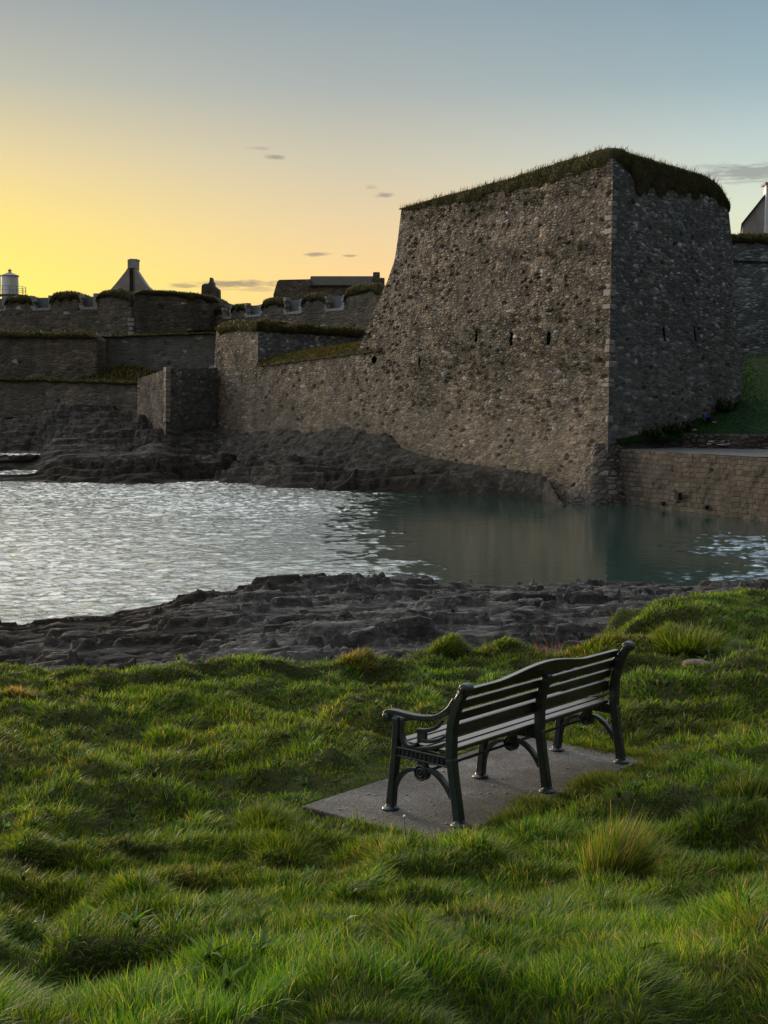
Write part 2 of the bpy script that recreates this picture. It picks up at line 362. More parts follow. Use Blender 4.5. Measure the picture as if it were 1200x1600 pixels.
def mat_wood():
    m, N, L, out = new_mat('weathered_dark_timber')
    tc = N('ShaderNodeTexCoord'); mp = N('ShaderNodeMapping'); mp.inputs['Scale'].default_value = (1.2, 26, 26); L(tc.outputs['Object'], mp.inputs['Vector'])
    a = N('ShaderNodeTexNoise', i_Scale=2.2, i_Detail=7.0, i_Roughness=.6, i_Distortion=.4); L(mp.outputs[0], a.inputs['Vector'])
    r = ramp(N, [(.3, (.014, .011, .009)), (.55, (.034, .026, .021)), (.75, (.075, .06, .05))]); L(a.outputs[0], r.inputs[0])
    b = N('ShaderNodeTexNoise', i_Scale=5.0, i_Detail=5.0); L(tc.outputs['Object'], b.inputs['Vector'])
    br = ramp(N, [(.45, (0,) * 3), (.72, (.55,) * 3)]); L(b.outputs[0], br.inputs[0])
    c = mixc(N, L, br.outputs[0], r.outputs[0], (.085, .075, .068))
    sn = N('ShaderNodeSeparateXYZ'); L(tc.outputs['Normal'], sn.inputs[0])            # upward faces paler: sky light on the slats put into the colour
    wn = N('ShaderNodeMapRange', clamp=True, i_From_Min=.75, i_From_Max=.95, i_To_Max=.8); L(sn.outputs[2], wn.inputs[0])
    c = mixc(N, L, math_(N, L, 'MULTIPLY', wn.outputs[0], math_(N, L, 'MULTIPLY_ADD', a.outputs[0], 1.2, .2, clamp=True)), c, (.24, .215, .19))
    bs = N('ShaderNodeBsdfPrincipled'); L(c, bs.inputs['Base Color'])
    rr = ramp(N, [(.3, (.28,) * 3), (.7, (.5,) * 3)]); L(a.outputs[0], rr.inputs[0]); L(rr.outputs[0], bs.inputs['Roughness'])
    bs.inputs['Specular IOR Level'].default_value = .55
    bp = N('ShaderNodeBump', i_Strength=.7, i_Distance=.0025); L(a.outputs[0], bp.inputs['Height']); L(bp.outputs[0], bs.inputs['Normal'])
    L(bs.outputs[0], out.inputs[0]); return m
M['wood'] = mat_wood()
def mat_slab():
    m, N, L, out = new_mat('rough_concrete')
    tc = N('ShaderNodeTexCoord')
    a = N('ShaderNodeTexNoise', i_Scale=2.0, i_Detail=7.0, i_Roughness=.65); L(tc.outputs['Object'], a.inputs['Vector'])
    r = ramp(N, [(.33, (.045, .037, .03)), (.5, (.085, .076, .067)), (.72, (.15, .141, .13))]); L(a.outputs[0], r.inputs[0])
    v = N('ShaderNodeTexVoronoi', i_Scale=95.0); L(tc.outputs['Object'], v.inputs['Vector'])
    sp = N('ShaderNodeSeparateColor'); L(v.outputs['Color'], sp.inputs[0])
    sr = ramp(N, [(0, (.55,) * 3), (.8, (1.15,) * 3), (.97, (1.3,) * 3), (.985, (2.2,) * 3)]); L(sp.outputs[0], sr.inputs[0])
    c = mixc(N, L, 1.0, r.outputs[0], sr.outputs[0], 'MULTIPLY')
    lv = N('ShaderNodeTexVoronoi', i_Scale=2.6); L(tc.outputs['Object'], lv.inputs['Vector'])
    nz = N('ShaderNodeTexNoise', i_Scale=30.0, i_Detail=4.0); L(tc.outputs['Object'], nz.inputs['Vector'])
    lr = ramp(N, [(0, (1,) * 3), (.05, (0,) * 3)]); L(math_(N, L, 'ADD', lv.outputs['Distance'], math_(N, L, 'MULTIPLY', math_(N, L, 'SUBTRACT', nz.outputs[0], .42), .25)), lr.inputs[0])
    c = mixc(N, L, math_(N, L, 'MULTIPLY', lr.outputs[0], .55), c, (.2, .195, .18))
    bs = N('ShaderNodeBsdfPrincipled', i_Roughness=.82); L(c, bs.inputs['Base Color']); bs.inputs['Specular IOR Level'].default_value = .35
    h = math_(N, L, 'ADD', math_(N, L, 'MULTIPLY', v.outputs['Distance'], .5), a.outputs[0])
    bp = N('ShaderNodeBump', i_Strength=.8, i_Distance=.008); L(h, bp.inputs['Height']); L(bp.outputs[0], bs.inputs['Normal'])
    L(bs.outputs[0], out.inputs[0]); return m
M['slab'] = mat_slab()
def mat_water():
    m, N, L, out = new_mat('sea_water')
    tc = N('ShaderNodeTexCoord')
    mp = N('ShaderNodeMapping'); mp.inputs['Rotation'].default_value = (0, 0, .5); mp.inputs['Scale'].default_value = (1.0, 1.7, 1); L(tc.outputs['Object'], mp.inputs['Vector'])
    a = N('ShaderNodeTexNoise', i_Scale=2.6, i_Detail=5.0, i_Roughness=.62, i_Distortion=.4); L(mp.outputs[0], a.inputs['Vector'])
    b = N('ShaderNodeTexNoise', i_Scale=.35, i_Detail=2.0); L(mp.outputs[0], b.inputs['Vector'])
    # calm lee close under the bastion, wind ripples elsewhere
    br_ = N('ShaderNodeAttribute', attribute_name='breeze'); rip = math_(N, L, 'MULTIPLY_ADD', br_.outputs['Fac'], .93, .07)
    h = math_(N, L, 'MULTIPLY', a.outputs[0], rip)
    bp = N('ShaderNodeBump', i_Strength=1.0, i_Distance=WAVE); L(h, bp.inputs['Height'])
    bs = N('ShaderNodeBsdfPrincipled', i_Roughness=.05, i_IOR=3.8); bs.inputs['Base Color'].default_value = (.016, .04, .032, 1)
    L(bp.outputs[0], bs.inputs['Normal']); L(bs.outputs[0], out.inputs[0]); return m
WAVE = .06; WH = .13
M['water'] = mat_water()

# ------------------------------------------------------------------ grass blades
def blade_mesh(root, h, lean, w, col, tipcol, up=None, seg=3):
    """root (n,3); h heights; lean (n,3) tip offset as fraction of h; w root width; col/tipcol (n,3)"""
    n = len(root); h = h[:, None]; up = np.array([0, 0, 1.0]) if up is None else up
    ang = RNG.uniform(0, 2 * np.pi, n); side = np.stack([np.cos(ang), np.sin(ang), np.zeros(n)], -1)
    lm = np.linalg.norm(lean, axis=1, keepdims=True)
    ts = np.linspace(0, 1, seg + 1); vs = []; cs = []
    for i, t in enumerate(ts):
        c = root + up * h * (t - .33 * np.minimum(lm, 1.3) * t * t) + lean * h * t ** 1.7
        k = col + (tipcol - col) * t
        if i < seg:
            ww = (w * (1 - .55 * t * t) / 2)[:, None]
            vs += [c - side * ww, c + side * ww]; cs += [k, k]
        else:
            vs.append(c); cs.append(k)
    nv = 2 * seg + 1
    v = np.stack(vs, 1).reshape(-1, 3); c = np.stack(cs, 1).reshape(-1, 3)
    b = (np.arange(n) * nv)[:, None]
    lp = []; tot = []
    for i in range(seg - 1): lp += [2 * i, 2 * i + 1, 2 * i + 3, 2 * i + 2]; tot.append(4)
    lp += [2 * seg - 2, 2 * seg - 1, 2 * seg]; tot.append(3)
    loops = (b + np.array(lp)[None]).ravel(); tots = np.tile(np.array(tot), n)
    me = fast_mesh(v, tots, loops)
    at = me.attributes.new('Col', 'FLOAT_COLOR', 'POINT')
    at.data.foreach_set('color', np.c_[np.clip(c, 0, 1), np.ones(len(c))].astype(np.float32).ravel())
    return me
GREEN = np.array([[.051, .122, .010], [.094, .168, .012], [.156, .196, .019], [.025, .069, .010]])
STRAW = np.array([.26, .2, .1])
def blade_cols(n, dry, dark=0.0):
    k = RNG.integers(0, 4, n); c = GREEN[k] * RNG.uniform(.75, 1.25, (n, 1)) * (1 - .45 * np.broadcast_to(dark, (n,)))[:, None]
    s = (RNG.random(n) < dry)[:, None]
    c = np.where(s, STRAW * RNG.uniform(.5, 1.1, (n, 1)), c)
    t = c * np.array([1.6, 1.4, 1.0]) + np.where(s, .03, .004)
    return c * .8, t
def turf_patch_blades(pts, h, w, dry=.15, lean=(0.35, 0, 0), spread=.5, dark=.3):
    n = len(pts); c, t = blade_cols(n, dry, dark); c = c * V3(.6, .42, .5); t = t * V3(.6, .42, .5)
    ln = np.asarray(lean) + RNG.normal(0, spread, (n, 3)) * np.array([1, 1, .3])
    return blade_mesh(pts, h * RNG.uniform(.5, 1.2, n), ln, w * RNG.uniform(.7, 1.3, n), c, t, seg=2)
def scatter_grid(Pg, n, sel=None):
    r, c = Pg.shape[:2]; i = RNG.uniform(0, r - 1.001, n); j = RNG.uniform(0, c - 1.001, n)
    if sel is not None:
        k = sel(i / (r - 1), j / (c - 1)); i, j = i[k], j[k]
    i0 = i.astype(int); j0 = j.astype(int); a = (i - i0)[:, None]; b = (j - j0)[:, None]
    return (Pg[i0, j0] * (1 - a) * (1 - b) + Pg[i0 + 1, j0] * a * (1 - b) + Pg[i0, j0 + 1] * (1 - a) * b + Pg[i0 + 1, j0 + 1] * a * b)
#@@WORLD@@

# ------------------------------------------------------------------ camera, render, sky, sun
cd = bpy.data.cameras.new('camera'); cam = bpy.data.objects.new('camera', cd); COL.objects.link(cam)
cd.sensor_fit = 'VERTICAL'; cd.sensor_height = 36; cd.lens = F / 1600 * 36; cd.clip_end = 6000; cd.clip_start = .05
cam.location = (0, 0, EYE); cam.rotation_euler = (math.pi / 2 - TH, 0, 0); SC.camera = cam
SC.view_settings.view_transform = 'Standard'; SC.view_settings.look = 'None'; SC.view_settings.gamma = 1
EXPOSURE = 0.85; SC.view_settings.exposure = EXPOSURE
SC.cycles.use_denoising = True; SC.cycles.max_bounces = 6; SC.cycles.transparent_max_bounces = 4
SC.cycles.sample_clamp_indirect = 4.0

SUN_AZ = math.radians(-38); SUN_EL = math.radians(7)      # the sun has gone low behind the fort, just off to the left
W = bpy.data.worlds.new('World'); SC.world = W; W.use_nodes = True
nt = W.node_tree; nt.nodes.clear()
def N(t, **k):
    n = nt.nodes.new(t)
    for a, b in k.items():
        if a.startswith('i_'): n.inputs[a[2:].replace('_', ' ')].default_value = b
        else: setattr(n, a, b)
    return n
L = lambda a, b: nt.links.new(a, b)
def lin(*c): return tuple(((x / 255) / 12.92 if x / 255 <= .04045 else ((x / 255 + .055) / 1.055) ** 2.4) for x in c)
tc = N('ShaderNodeTexCoord')
nv = N('ShaderNodeVectorMath', operation='NORMALIZE'); L(tc.outputs['Generated'], nv.inputs[0])
sx = N('ShaderNodeSeparateXYZ'); L(nv.outputs[0], sx.inputs[0])
m_ = lambda *a, **k: math_(N, L, *a, **k)
zc = m_('MAXIMUM', sx.outputs[2], 0.0)
el = m_('DIVIDE', m_('ARCSINE', zc), math.pi / 2)                          # 0 horizon .. 1 zenith
hl = m_('SQRT', m_('ADD', m_('MULTIPLY', sx.outputs[0], sx.outputs[0]), m_('MULTIPLY', sx.outputs[1], sx.outputs[1])))
cz = m_('DIVIDE', m_('ADD', m_('MULTIPLY', sx.outputs[0], math.sin(SUN_AZ)), m_('MULTIPLY', sx.outputs[1], math.cos(SUN_AZ))), m_('MAXIMUM', hl, .001))
D = lambda d: d / 90.0
def rm(st):
    r = ramp(N, [(D(d), lin(*c)) for d, c in st]); r.color_ramp.interpolation = 'EASE' if False else 'LINEAR'; L(el, r.inputs[0]); return r.outputs[0]
r_sun = rm([(0, (255, 200, 90)), (5, (255, 242, 104)), (7.5, (254, 228, 118)), (10, (236, 212, 148)), (13.4, (188, 186, 168)), (17.3, (146, 156, 162)), (30, (150, 145, 134)), (60, (117, 115, 113)), (90, (106, 109, 115))])
r_mid = rm([(0, (250, 200, 130)), (5.5, (251, 212, 146)), (8, (230, 205, 162)), (10.5, (203, 195, 173)), (13.4, (168, 175, 173)), (17.3, (138, 155, 165)), (30, (136, 136, 132)), (60, (112, 113, 115)), (90, (106, 109, 115))])
r_far = rm([(0, (236, 225, 180)), (6, (232, 230, 192)), (8.5, (214, 222, 200)), (11, (188, 203, 201)), (13.4, (154, 177, 184)), (17.3, (126, 152, 168)), (30, (110, 122, 136)), (60, (104, 110, 119)), (90, (106, 109, 115))])
r_back = rm([(0, (130, 124, 122)), (6, (126, 125, 126)), (20, (108, 112, 116)), (45, (97, 100, 104)), (90, (106, 109, 115))])
def band(a, b): return N('ShaderNodeMapRange', interpolation_type='SMOOTHSTEP', clamp=True, i_From_Min=a, i_From_Max=b)
def bandf(a, b): q = band(a, b); L(cz, q.inputs[0]); return q.outputs[0]
c = mixc(N, L, bandf(-.6, .62), r_back, r_far)
q = N('ShaderNodeMapRange', clamp=True, i_From_Min=.6, i_From_Max=.79); L(cz, q.inputs[0])
c = mixc(N, L, q.outputs[0], c, r_mid)
q = N('ShaderNodeMapRange', clamp=True, i_From_Min=.79, i_From_Max=.945); L(cz, q.inputs[0])
c = mixc(N, L, m_('POWER', q.outputs[0], 1.5), c, r_sun)
# thin dusk clouds, each a flat streak at its own bearing
az = m_('ARCTAN2', sx.outputs[0], sx.outputs[1])
cn = N('ShaderNodeTexNoise', i_Scale=1.0, i_Detail=6.0, i_Roughness=.62)
cmb = N('ShaderNodeCombineXYZ'); L(m_('MULTIPLY', az, 70.0), cmb.inputs[0]); L(m_('MULTIPLY', el, 620.0), cmb.inputs[1]); L(cmb.outputs[0], cn.inputs[0])
tot = None
for (px, py, hw, hh, st) in [(432, 253, 17, 4, .9), (408, 240, 20, 3, .45), (600, 310, 13, 4, .9), (580, 299, 9, 3, .4), (494, 401, 20, 3.2, 1.0), (548, 403, 11, 2.4, .9), (372, 446, 70, 6, 1.15), (290, 449, 28, 4, .9),
                             (400, 455, 60, 3, .5), (1165, 276, 75, 13, .95), (1240, 272, 70, 15, .95), (1110, 268, 40, 6, .5), (1160, 290, 40, 4, .5), (760, 330, 40, 3, 0.0)]:
    a0 = math.atan2((px - 600) / F, 1); e0 = math.atan((HOR - py) / F * math.cos(a0)) / (math.pi / 2)
    u = m_('DIVIDE', m_('SUBTRACT', az, a0), hw / F); v = m_('DIVIDE', m_('SUBTRACT', el, e0), hh / F / (math.pi / 2))
    d = m_('SQRT', m_('ADD', m_('MULTIPLY', u, u), m_('MULTIPLY', v, v)))
    d = m_('ADD', d, m_('MULTIPLY', m_('SUBTRACT', cn.outputs[0], .5), 2.4))
    k = N('ShaderNodeMapRange', clamp=True, interpolation_type='SMOOTHSTEP', i_From_Min=1.25, i_From_Max=.35, i_To_Max=st); L(d, k.inputs[0])
    tot = k.outputs[0] if tot is None else m_('MAXIMUM', tot, k.outputs[0])
c = mixc(N, L, m_('MULTIPLY', tot, .62, clamp=True), c, lin(118, 112, 118))
sky = N('ShaderNodeTexSky', sky_type='NISHITA', sun_disc=False, sun_elevation=SUN_EL, sun_rotation=SUN_AZ, altitude=10, air_density=1.2, dust_density=2.0, ozone_density=1.5)
bg1 = N('ShaderNodeBackground', i_Strength=.05); L(sky.outputs[0], bg1.inputs[0])
hi = N('ShaderNodeMapRange', interpolation_type='SMOOTHSTEP', clamp=True, i_From_Min=D(16.5), i_From_Max=D(34), i_To_Min=1.0, i_To_Max=5.4); L(el, hi.inputs[0])
bk_ = N('ShaderNodeMapRange', interpolation_type='SMOOTHSTEP', clamp=True, i_From_Min=-.2, i_From_Max=-.9, i_To_Min=1.0, i_To_Max=.24); L(cz, bk_.inputs[0])
vm = N('ShaderNodeVectorMath', operation='SCALE'); L(c, vm.inputs[0]); fw_ = N('ShaderNodeMapRange', interpolation_type='SMOOTHSTEP', clamp=True, i_From_Min=.1, i_From_Max=.95, i_To_Min=0.0, i_To_Max=.19); L(cz, fw_.inputs[0])
L(m_('MULTIPLY', m_('MULTIPLY_ADD', m_('SUBTRACT', hi.outputs[0], 1.0), m_('ADD', fw_.outputs[0], 1.0), m_('ADD', 1.0, m_('MULTIPLY', m_('SUBTRACT', hi.outputs[0], 1.0), m_('MULTIPLY', fw_.outputs[0], 4.0)))), bk_.outputs[0]), vm.inputs[3]); c = vm.outputs[0]
bg2 = N('ShaderNodeBackground', i_Strength=.61); L(c, bg2.inputs[0])
mxs = N('ShaderNodeMixShader', i_Fac=.9) if False else N('ShaderNodeMixShader'); mxs.inputs[0].default_value = .94
L(bg1.outputs[0], mxs.inputs[1]); L(bg2.outputs[0], mxs.inputs[2])
wo = N('ShaderNodeOutputWorld'); L(mxs.outputs[0], wo.inputs[0])
ld = bpy.data.lights.new('sun', 'SUN'); ld.energy = 2.4; ld.angle = math.radians(14); ld.color = (1.0, .8, .58)
lo = bpy.data.objects.new('sun', ld); COL.objects.link(lo)
from mathutils import Vector
sd = Vector((math.sin(SUN_AZ) * math.cos(SUN_EL), math.cos(SUN_AZ) * math.cos(SUN_EL), math.sin(SUN_EL)))
lo.rotation_euler = sd.to_track_quat('Z', 'Y').to_euler(); lo.location = (-60, 60, 60)

# ------------------------------------------------------------------ water
wv = [(-1500, -60, -.14), (1500, -60, -.14), (1500, 3500, -.14), (-1500, 3500, -.14)]
tag(link('sea_floor', mesh(wv, [(0, 1, 2, 3)], False), M['water']), kind='structure').name = 'sea'
wx_, wy_ = np.meshgrid(np.linspace(-34, 22, 700), np.r_[np.linspace(24, 60, 460)[:-1], np.linspace(60, 122, 540)])
def lee(x, y):                        # 0 in the sheltered water under the bastion, 1 where the breeze reaches
    wob = 3.0 * fbm(x * .16, y * .10, 0, 3, 21); fine = .6 * vn(x * 2.6, y * 1.5, 0, 22) + .4 * vn(x * 5, y * 2.6, 0, 23)
    west = np.clip((3.2 - x - wob) / 7.0, 0, 1); east = .8 * np.clip((x + wob - 8.0) / 5.5, 0, 1) * sstep(60, 46, y + wob)
    m = np.maximum(west, east); return sstep(.22, .78, m + fine * (1 - np.abs(2 * m - 1)).clip(0, 1) * 1.1)
lee_ = lee(wx_, wy_); rip = .05 + .95 * lee_
ca, sa = math.cos(.5), math.sin(.5); wa = ca * wx_ + sa * wy_; wb = -sa * wx_ + ca * wy_
amp = (.65 + .7 * fbm(wx_ * .06, wy_ * .05, 0, 3, 25)).clip(.25, 1.3)
wz = WH * rip * amp * (.40 * vn(wa * 2.3, wb * 3.4, 0, 26) + .24 * ridge(wa * 3.6, wb * 5, 0, 1, 27) + .5 * vn(wa * .9, wb * 1.4, 0, 28))
wme = grid_mesh(np.stack([wx_, wy_, wz], -1), uv=False); wat = wme.attributes.new('breeze', 'FLOAT', 'POINT'); wat.data.foreach_set('value', lee_.ravel().astype(np.float32))
tag(link('water', wme, M['water']), kind='structure')

# ------------------------------------------------------------------ near ground, rock shelf
EDGE_X = [-14, -8, -3.7, -1.2, 0, .65, 1.2, 1.65, 2.0, 2.5, 3.4, 4.6, 8, 14]
EDGE_Y = [13.8, 13.3, 12.9, 12.8, 12.9, 13.5, 13.4, 13.0, 13.6, 14.8, 15.8, 16.5, 17.2, 18]
def edge_y(x): return np.interp(x, EDGE_X, EDGE_Y) + .25 * vn(np.asarray(x) * 1.1, 3.3, 0, 71) + .12 * vn(np.asarray(x) * 3.1, 1.3, 0, 72)
SZ = 2.67
BO = V3(.413, 7.382, SZ); EX = unit((.645, .764, 0)); EY = V3(-EX[1], EX[0], 0)
def slab_local(x, y):
    dx, dy = x - BO[0], y - BO[1]; return dx * EX[0] + dy * EX[1], dx * EY[0] + dy * EY[1]
SL = (-.29, 2.0, -.1, .94)
def slab_dist(x, y):                 # >0 outside
    a, b = slab_local(x, y)
    qx = np.maximum(SL[0] - a, a - SL[1]); qy = np.maximum(SL[2] - b, b - SL[3])
    return np.where((qx < 0) & (qy < 0), np.maximum(qx, qy), np.hypot(np.maximum(qx, 0), np.maximum(qy, 0)))
BUMPS = [  # explicit hummocks (x, y, radius, height)
    (-.66, 7.55, .19, .13), (.66, 13.0, .32, .2), (1.2, 13.1, .3, .13), (3.15, 14.2, .5, .16), (4.3, 15.2, .9, .1), (2.5, 9.3, .3, .06), (-2.3, 11.9, .35, .12), (-1.3, 12.5, .4, .12), (-.3, 12.6, .3, .16), (2.2, 12.9, .4, .1)]
def ground_z(x, y, fine=True):
    x = np.asarray(x, float); y = np.asarray(y, float)
    z = 2.6 + .80 * (1 - sstep(2.6, 7.2, y)) - .12 * sstep(9, 12.5, y) * (1 - sstep(.5, 3, x))
    z = z + .06 * sstep(1.2, 3.2, x) * sstep(9.0, 15, y) + .16 * sstep(.6, 2.2, x) * (1 - sstep(7, 9.5, y))
    z = z - .3 * (1 - sstep(-3, 2.0, y)) * 0
    if fine:
        wx = x + .22 * vn(x * 1.3, y * 1.3, 0, 5); wy = y + .22 * vn(x * 1.3, y * 1.3, 0, 6)
        hum = np.abs(vn(wx * 1.25, wy * 1.6, 0, 31)); hum2 = np.abs(vn(wx * 2.9, wy * 3.4, 0, 32))
        hum3 = cells(wx / .38, wy / .34, 36)[0]; h = .13 * (1 - hum * 2.2).clip(-.6, 1) * .7 + .07 * (1 - hum2 * 2).clip(-.5, 1) * .7 + .11 * (.55 - hum3).clip(-.25, 1) + .07 * vn(x * .6, y * .6, 0, 33) + .02 * fbm(x * 6, y * 6, 0, 2, 34)
        for bx, by, br, bh in BUMPS: h = h + bh * np.exp(-((x - bx)**2 + (y - by)**2) / br**2)
        sdv = slab_dist(x, y)
        z = z + h * sstep(-.05, .45, sdv) + .015
        la, lb = slab_local(x, y)
        near = (la > -.5) & (la < 2.6)
        z = z - .035 * np.exp(-((lb + .35) / .3)**2) * near                       # a worn hollow along the near side of the slab
        z = z + (2.635 + .2 * h - z) * (1 - sstep(.05, .5, sdv)) * (sdv >= .0)
        z = np.where(sdv < .0, 2.6, z)
    d = y - edge_y(x)
    z = z - 1.9 * sstep(-.25, 1.5, d) - 6.0 * sstep(1.4, 4, d) - .08 * sstep(-.8, .1, d)
    return z
gx = np.linspace(-14, 14, 360); gy = np.r_[np.linspace(-20, 2.4, 20), np.linspace(2.5, 21, 300)]
GX, GY = np.meshgrid(gx, gy)
tag(link('ground', grid_mesh(np.stack([GX, GY, ground_z(GX, GY)], -1), uv=False), M['soil']), kind='structure')

U_N = [-.6, -.4, -.29, -.216, -.15, -.1, -.05, 0, .07, .14, .22, .3, .5]
YW_N = [28, 29, 30, 30.2, 31.2, 32.6, 34, 35, 36.8, 38.4, 37.9, 37.2, 37]
ZC_N = [.5, .5, .5, .62, .85, .95, .95, .85, .45, .3, .25, .3, .4]
def facets(x, y, seed, amp):           # broken slabs: every cell its own height and tilt
    d, cx, cy, r = cells(x, y, seed); t1 = (r * 7.13) % 1 - .5; t2 = (r * 13.7) % 1 - .5
    return amp * ((r - .5) * 1.1 + (x - cx) * t1 * 1.8 + (y - cy) * t2 * 1.8)
def near_rock(x, y):
    u = x / np.maximum(y, 4); yw = np.interp(u, U_N, YW_N) + .5 * fbm(x * .5, 2.2, 0, 3, 81); zc = np.interp(u, U_N, ZC_N)
    t = (yw - y)                                                     # metres back from the waterline
    steep = 1 - sstep(-.06, .08, u)
    prof = steep * zc * sstep(-.4, 2.0, t) + (1 - steep) * (zc * sstep(-.3, 3, t) + .45 * sstep(2, 12, t))
    prof = prof + .22 * sstep(4, 13, t) - 1.6 * (1 - sstep(-6, 0.2, t))
    a = .94 * x + .34 * y; b = -.34 * x + .94 * y
    r = .22 * ridge(a * .22, b * .75, 0, 5, 41) + .10 * ridge(a * .9, b * 2.2, 0, 4, 46) + .05 * ridge(a * 2.6, b * 5, 0, 3, 52)
    r = .8 * r + facets(a * .35 + .35 * vn(a * .5, b * .9, 0, 62), b * .9, 61, .19) + facets(a * 1.0 + .4 * vn(a * 2, b * 2, 0, 63), b * 2.6, 67, .13) + facets(a * 2.6, b * 6.0, 66, .05) + .05 * fbm(a * 4, b * 7, 0, 3, 68)
    tot_ = prof + r; q = tot_ / .22 + .8 * fbm(a * .3, b * .3, 0, 2, 69); fq = q - np.floor(q); r = r + .22 * (sstep(.6, .9, fq) - fq) * .55
    smoothz = 1 - .55 * sstep(-.14, -.2, u) * sstep(24, 30, y)
    return prof + r * smoothz * sstep(-2.5, 1.5, t) - .04
x_, y_ = np.meshgrid(np.linspace(-16, 17, 560), np.linspace(12, 42, 620))
def weed_attr(me, w):
    a = me.attributes.new('weed', 'FLOAT', 'POINT'); a.data.foreach_set('value', w.ravel().astype(np.float32))
zz = near_rock(x_, y_)
me = grid_mesh(np.stack([x_, y_, zz], -1), uv=False, smooth=True)
uu = x_ / y_; tw = np.interp(uu, U_N, YW_N) - y_
weed_attr(me, np.clip((1 - sstep(.0, 5.5, tw)) * (1 - .55 * sstep(0, .12, uu)) + .9 * (1 - sstep(-.2, -.04, uu)) * (1 - .75 * sstep(7, 9.5, tw) * sstep(-.24, -.12, uu)) - .1 + .5 * fbm(x_ * .5, y_ * .8, 0, 4, 91), 0, 1))
tag(link('rock_shelf', me, M['rock_near']), kind='structure')
#@@FAR@@

# ------------------------------------------------------------------ far shore
FW = [(-160, 750), (-100, 750), (0, 755), (200, 757), (330, 753), (450, 764), (560, 768), (700, 772), (780, 775), (850, 780), (875, 790), (960, 800)]
fw = [G(px, py, 0) for px, py in FW]; FU = [p[0] / p[1] for p in fw]; FY = [p[1] for p in fw]
C0 = G(948, 786, 0); C1 = P(958, 247, C0[1] + 2.0); ZT = C1[2]
L1 = G(627, 327, ZT); R1 = G(1137, 292, ZT)
NL = unit(np.cross(L1 - C1, C0 - C1)); NR = -unit(np.cross(R1 - C1, C0 - C1))
lp = on_plane(C0, NL); rp = on_plane(C0, NR)
DL = unit((L1 - C1) * V3(1, 1, 0)); DR = unit((R1 - C1) * V3(1, 1, 0))
WL = np.cross(NL, DL); WL = WL / WL[2]; WR = np.cross(NR, DR); WR = WR / WR[2]        # per metre of height, up the batter
def toz(p, w, z): return p + w * (z - p[2])
def foot(px, py, Y=None): return lp(px, py) if Y is None else P(px, py, Y)
FB = [P(-160, 634, 130), P(-40, 638, 129), P(100, 637, 127), P(200, 652, 124), P(235, 664, 116), P(300, 652, 117), foot(340, 655), foot(385, 664), foot(430, 662), foot(500, 656), foot(560, 658), foot(600, 663), foot(630, 686), foot(680, 702), foot(760, 712), foot(830, 722), foot(860, 748), foot(880, 782), foot(948, 800)]
BU = [p[0] / p[1] for p in FB]; BY = [p[1] for p in FB]; BZ = [p[2] for p in FB]
def far_rock(x, y):
    u = x / y; yw = np.interp(u, FU, FY) + 1.2 * fbm(x * .12, y * .05, 0, 3, 101); yb = np.interp(u, BU, BY); zb = np.interp(u, BU, BZ)
    t = (y - yw) / np.maximum(yb - yw, 1.5)
    left = 1 - sstep(-.17, -.15, u)
    prof = np.minimum(zb, 1.6) * sstep(-.02, .22, t) - .5 * np.exp(-((t - .52) / .14)**2) * (zb > 2.5) + np.maximum(zb - 1.6, 0) * sstep(.6, 1.0, t)
    lowl = .3 + .7 * sstep(-.268, -.24, u); prof_l = 1.5 * lowl * sstep(-.02, .16, t) - .6 * np.exp(-((t - .3) / .1)**2) + 1.5 * sstep(.35, .75, t) + (zb - 3.0) * sstep(.74, .9, t)
    prof = prof * (1 - left) + prof_l * left
    a = .96 * x + .28 * y; b = -.28 * x + .96 * y
    r = .5 * ridge(a * .03, b * .16, 0, 6, 111) + .4 * ridge(a * .08, b * .42, 0, 5, 117) + .22 * ridge(a * .6, b * 1.2, 0, 4, 121)
    r = .6 * r + facets(a * .06 + .3 * vn(a * .12, b * .2, 0, 132), b * .24, 131, .8) + facets(a * .2 + .3 * vn(a * .4, b * .7, 0, 139), b * .7, 137, .42) + facets(a * 1.0, b * 2.0, 138, .24)
    q = (prof + r + .18 * b * .5) / .7 + .9 * fbm(a * .12, b * .12, 0, 2, 151); fq = q - np.floor(q); r = r + .7 * (sstep(.6, .92, fq) - fq) * .8
    k = sstep(-.06, .12, t) * (.35 + .65 * (1 - sstep(.6, .95, t) * (1 - left)))
    k = k * (1 - left * (1 - lowl) * (t < .5)); k = k * (1 - .6 * np.exp(-((t - .5) / .13)**2)); z = prof - .45 * sstep(.55, .9, t) * (1 - left) + (r - .3) * k * np.clip((yb - yw) / 12, .25, 1)
    z = np.where(t < 0, np.minimum(z, .15) + (y - yw) * .25, z)
    for px, py, pz, hw, hl in POOLS:
        c = G(px, py, pz); d = ((x - c[0]) / hw)**2 + ((y - c[1]) / hl)**2
        z = np.where(d < 3, z + (pz - .5 - z) * (1 - sstep(.75, 2.2, d)), z)
    return z - .12 - 4 * sstep(.135, .16, u)
POOLS = [(0, 738, .3, 3.4, 3.6), (-10, 710, 1.5, 3.0, 2.0), (120, 693, 1.6, 3.2, .9)]
x_, y_ = np.meshgrid(np.linspace(-60, 17, 520), np.linspace(68, 135, 620))
zf = far_rock(x_, y_)
me = grid_mesh(np.stack([x_, y_, zf], -1), uv=False)
uf = x_ / y_; tf = (y_ - np.interp(uf, FU, FY)) / np.maximum(np.interp(uf, BU, BY) - np.interp(uf, FU, FY), 1.5); flat_ = np.exp(-((tf - .5) / .13)**2) * (1 - sstep(-.02, .03, uf))
weed_attr(me, np.clip(1.0 - zf / 2.4 - 1.1 * flat_ + .9 * fbm(x_ * .12, y_ * .16, 0, 4, 141), 0, 1))
tag(link('far_shore', me, M['rock_far']), kind='structure')
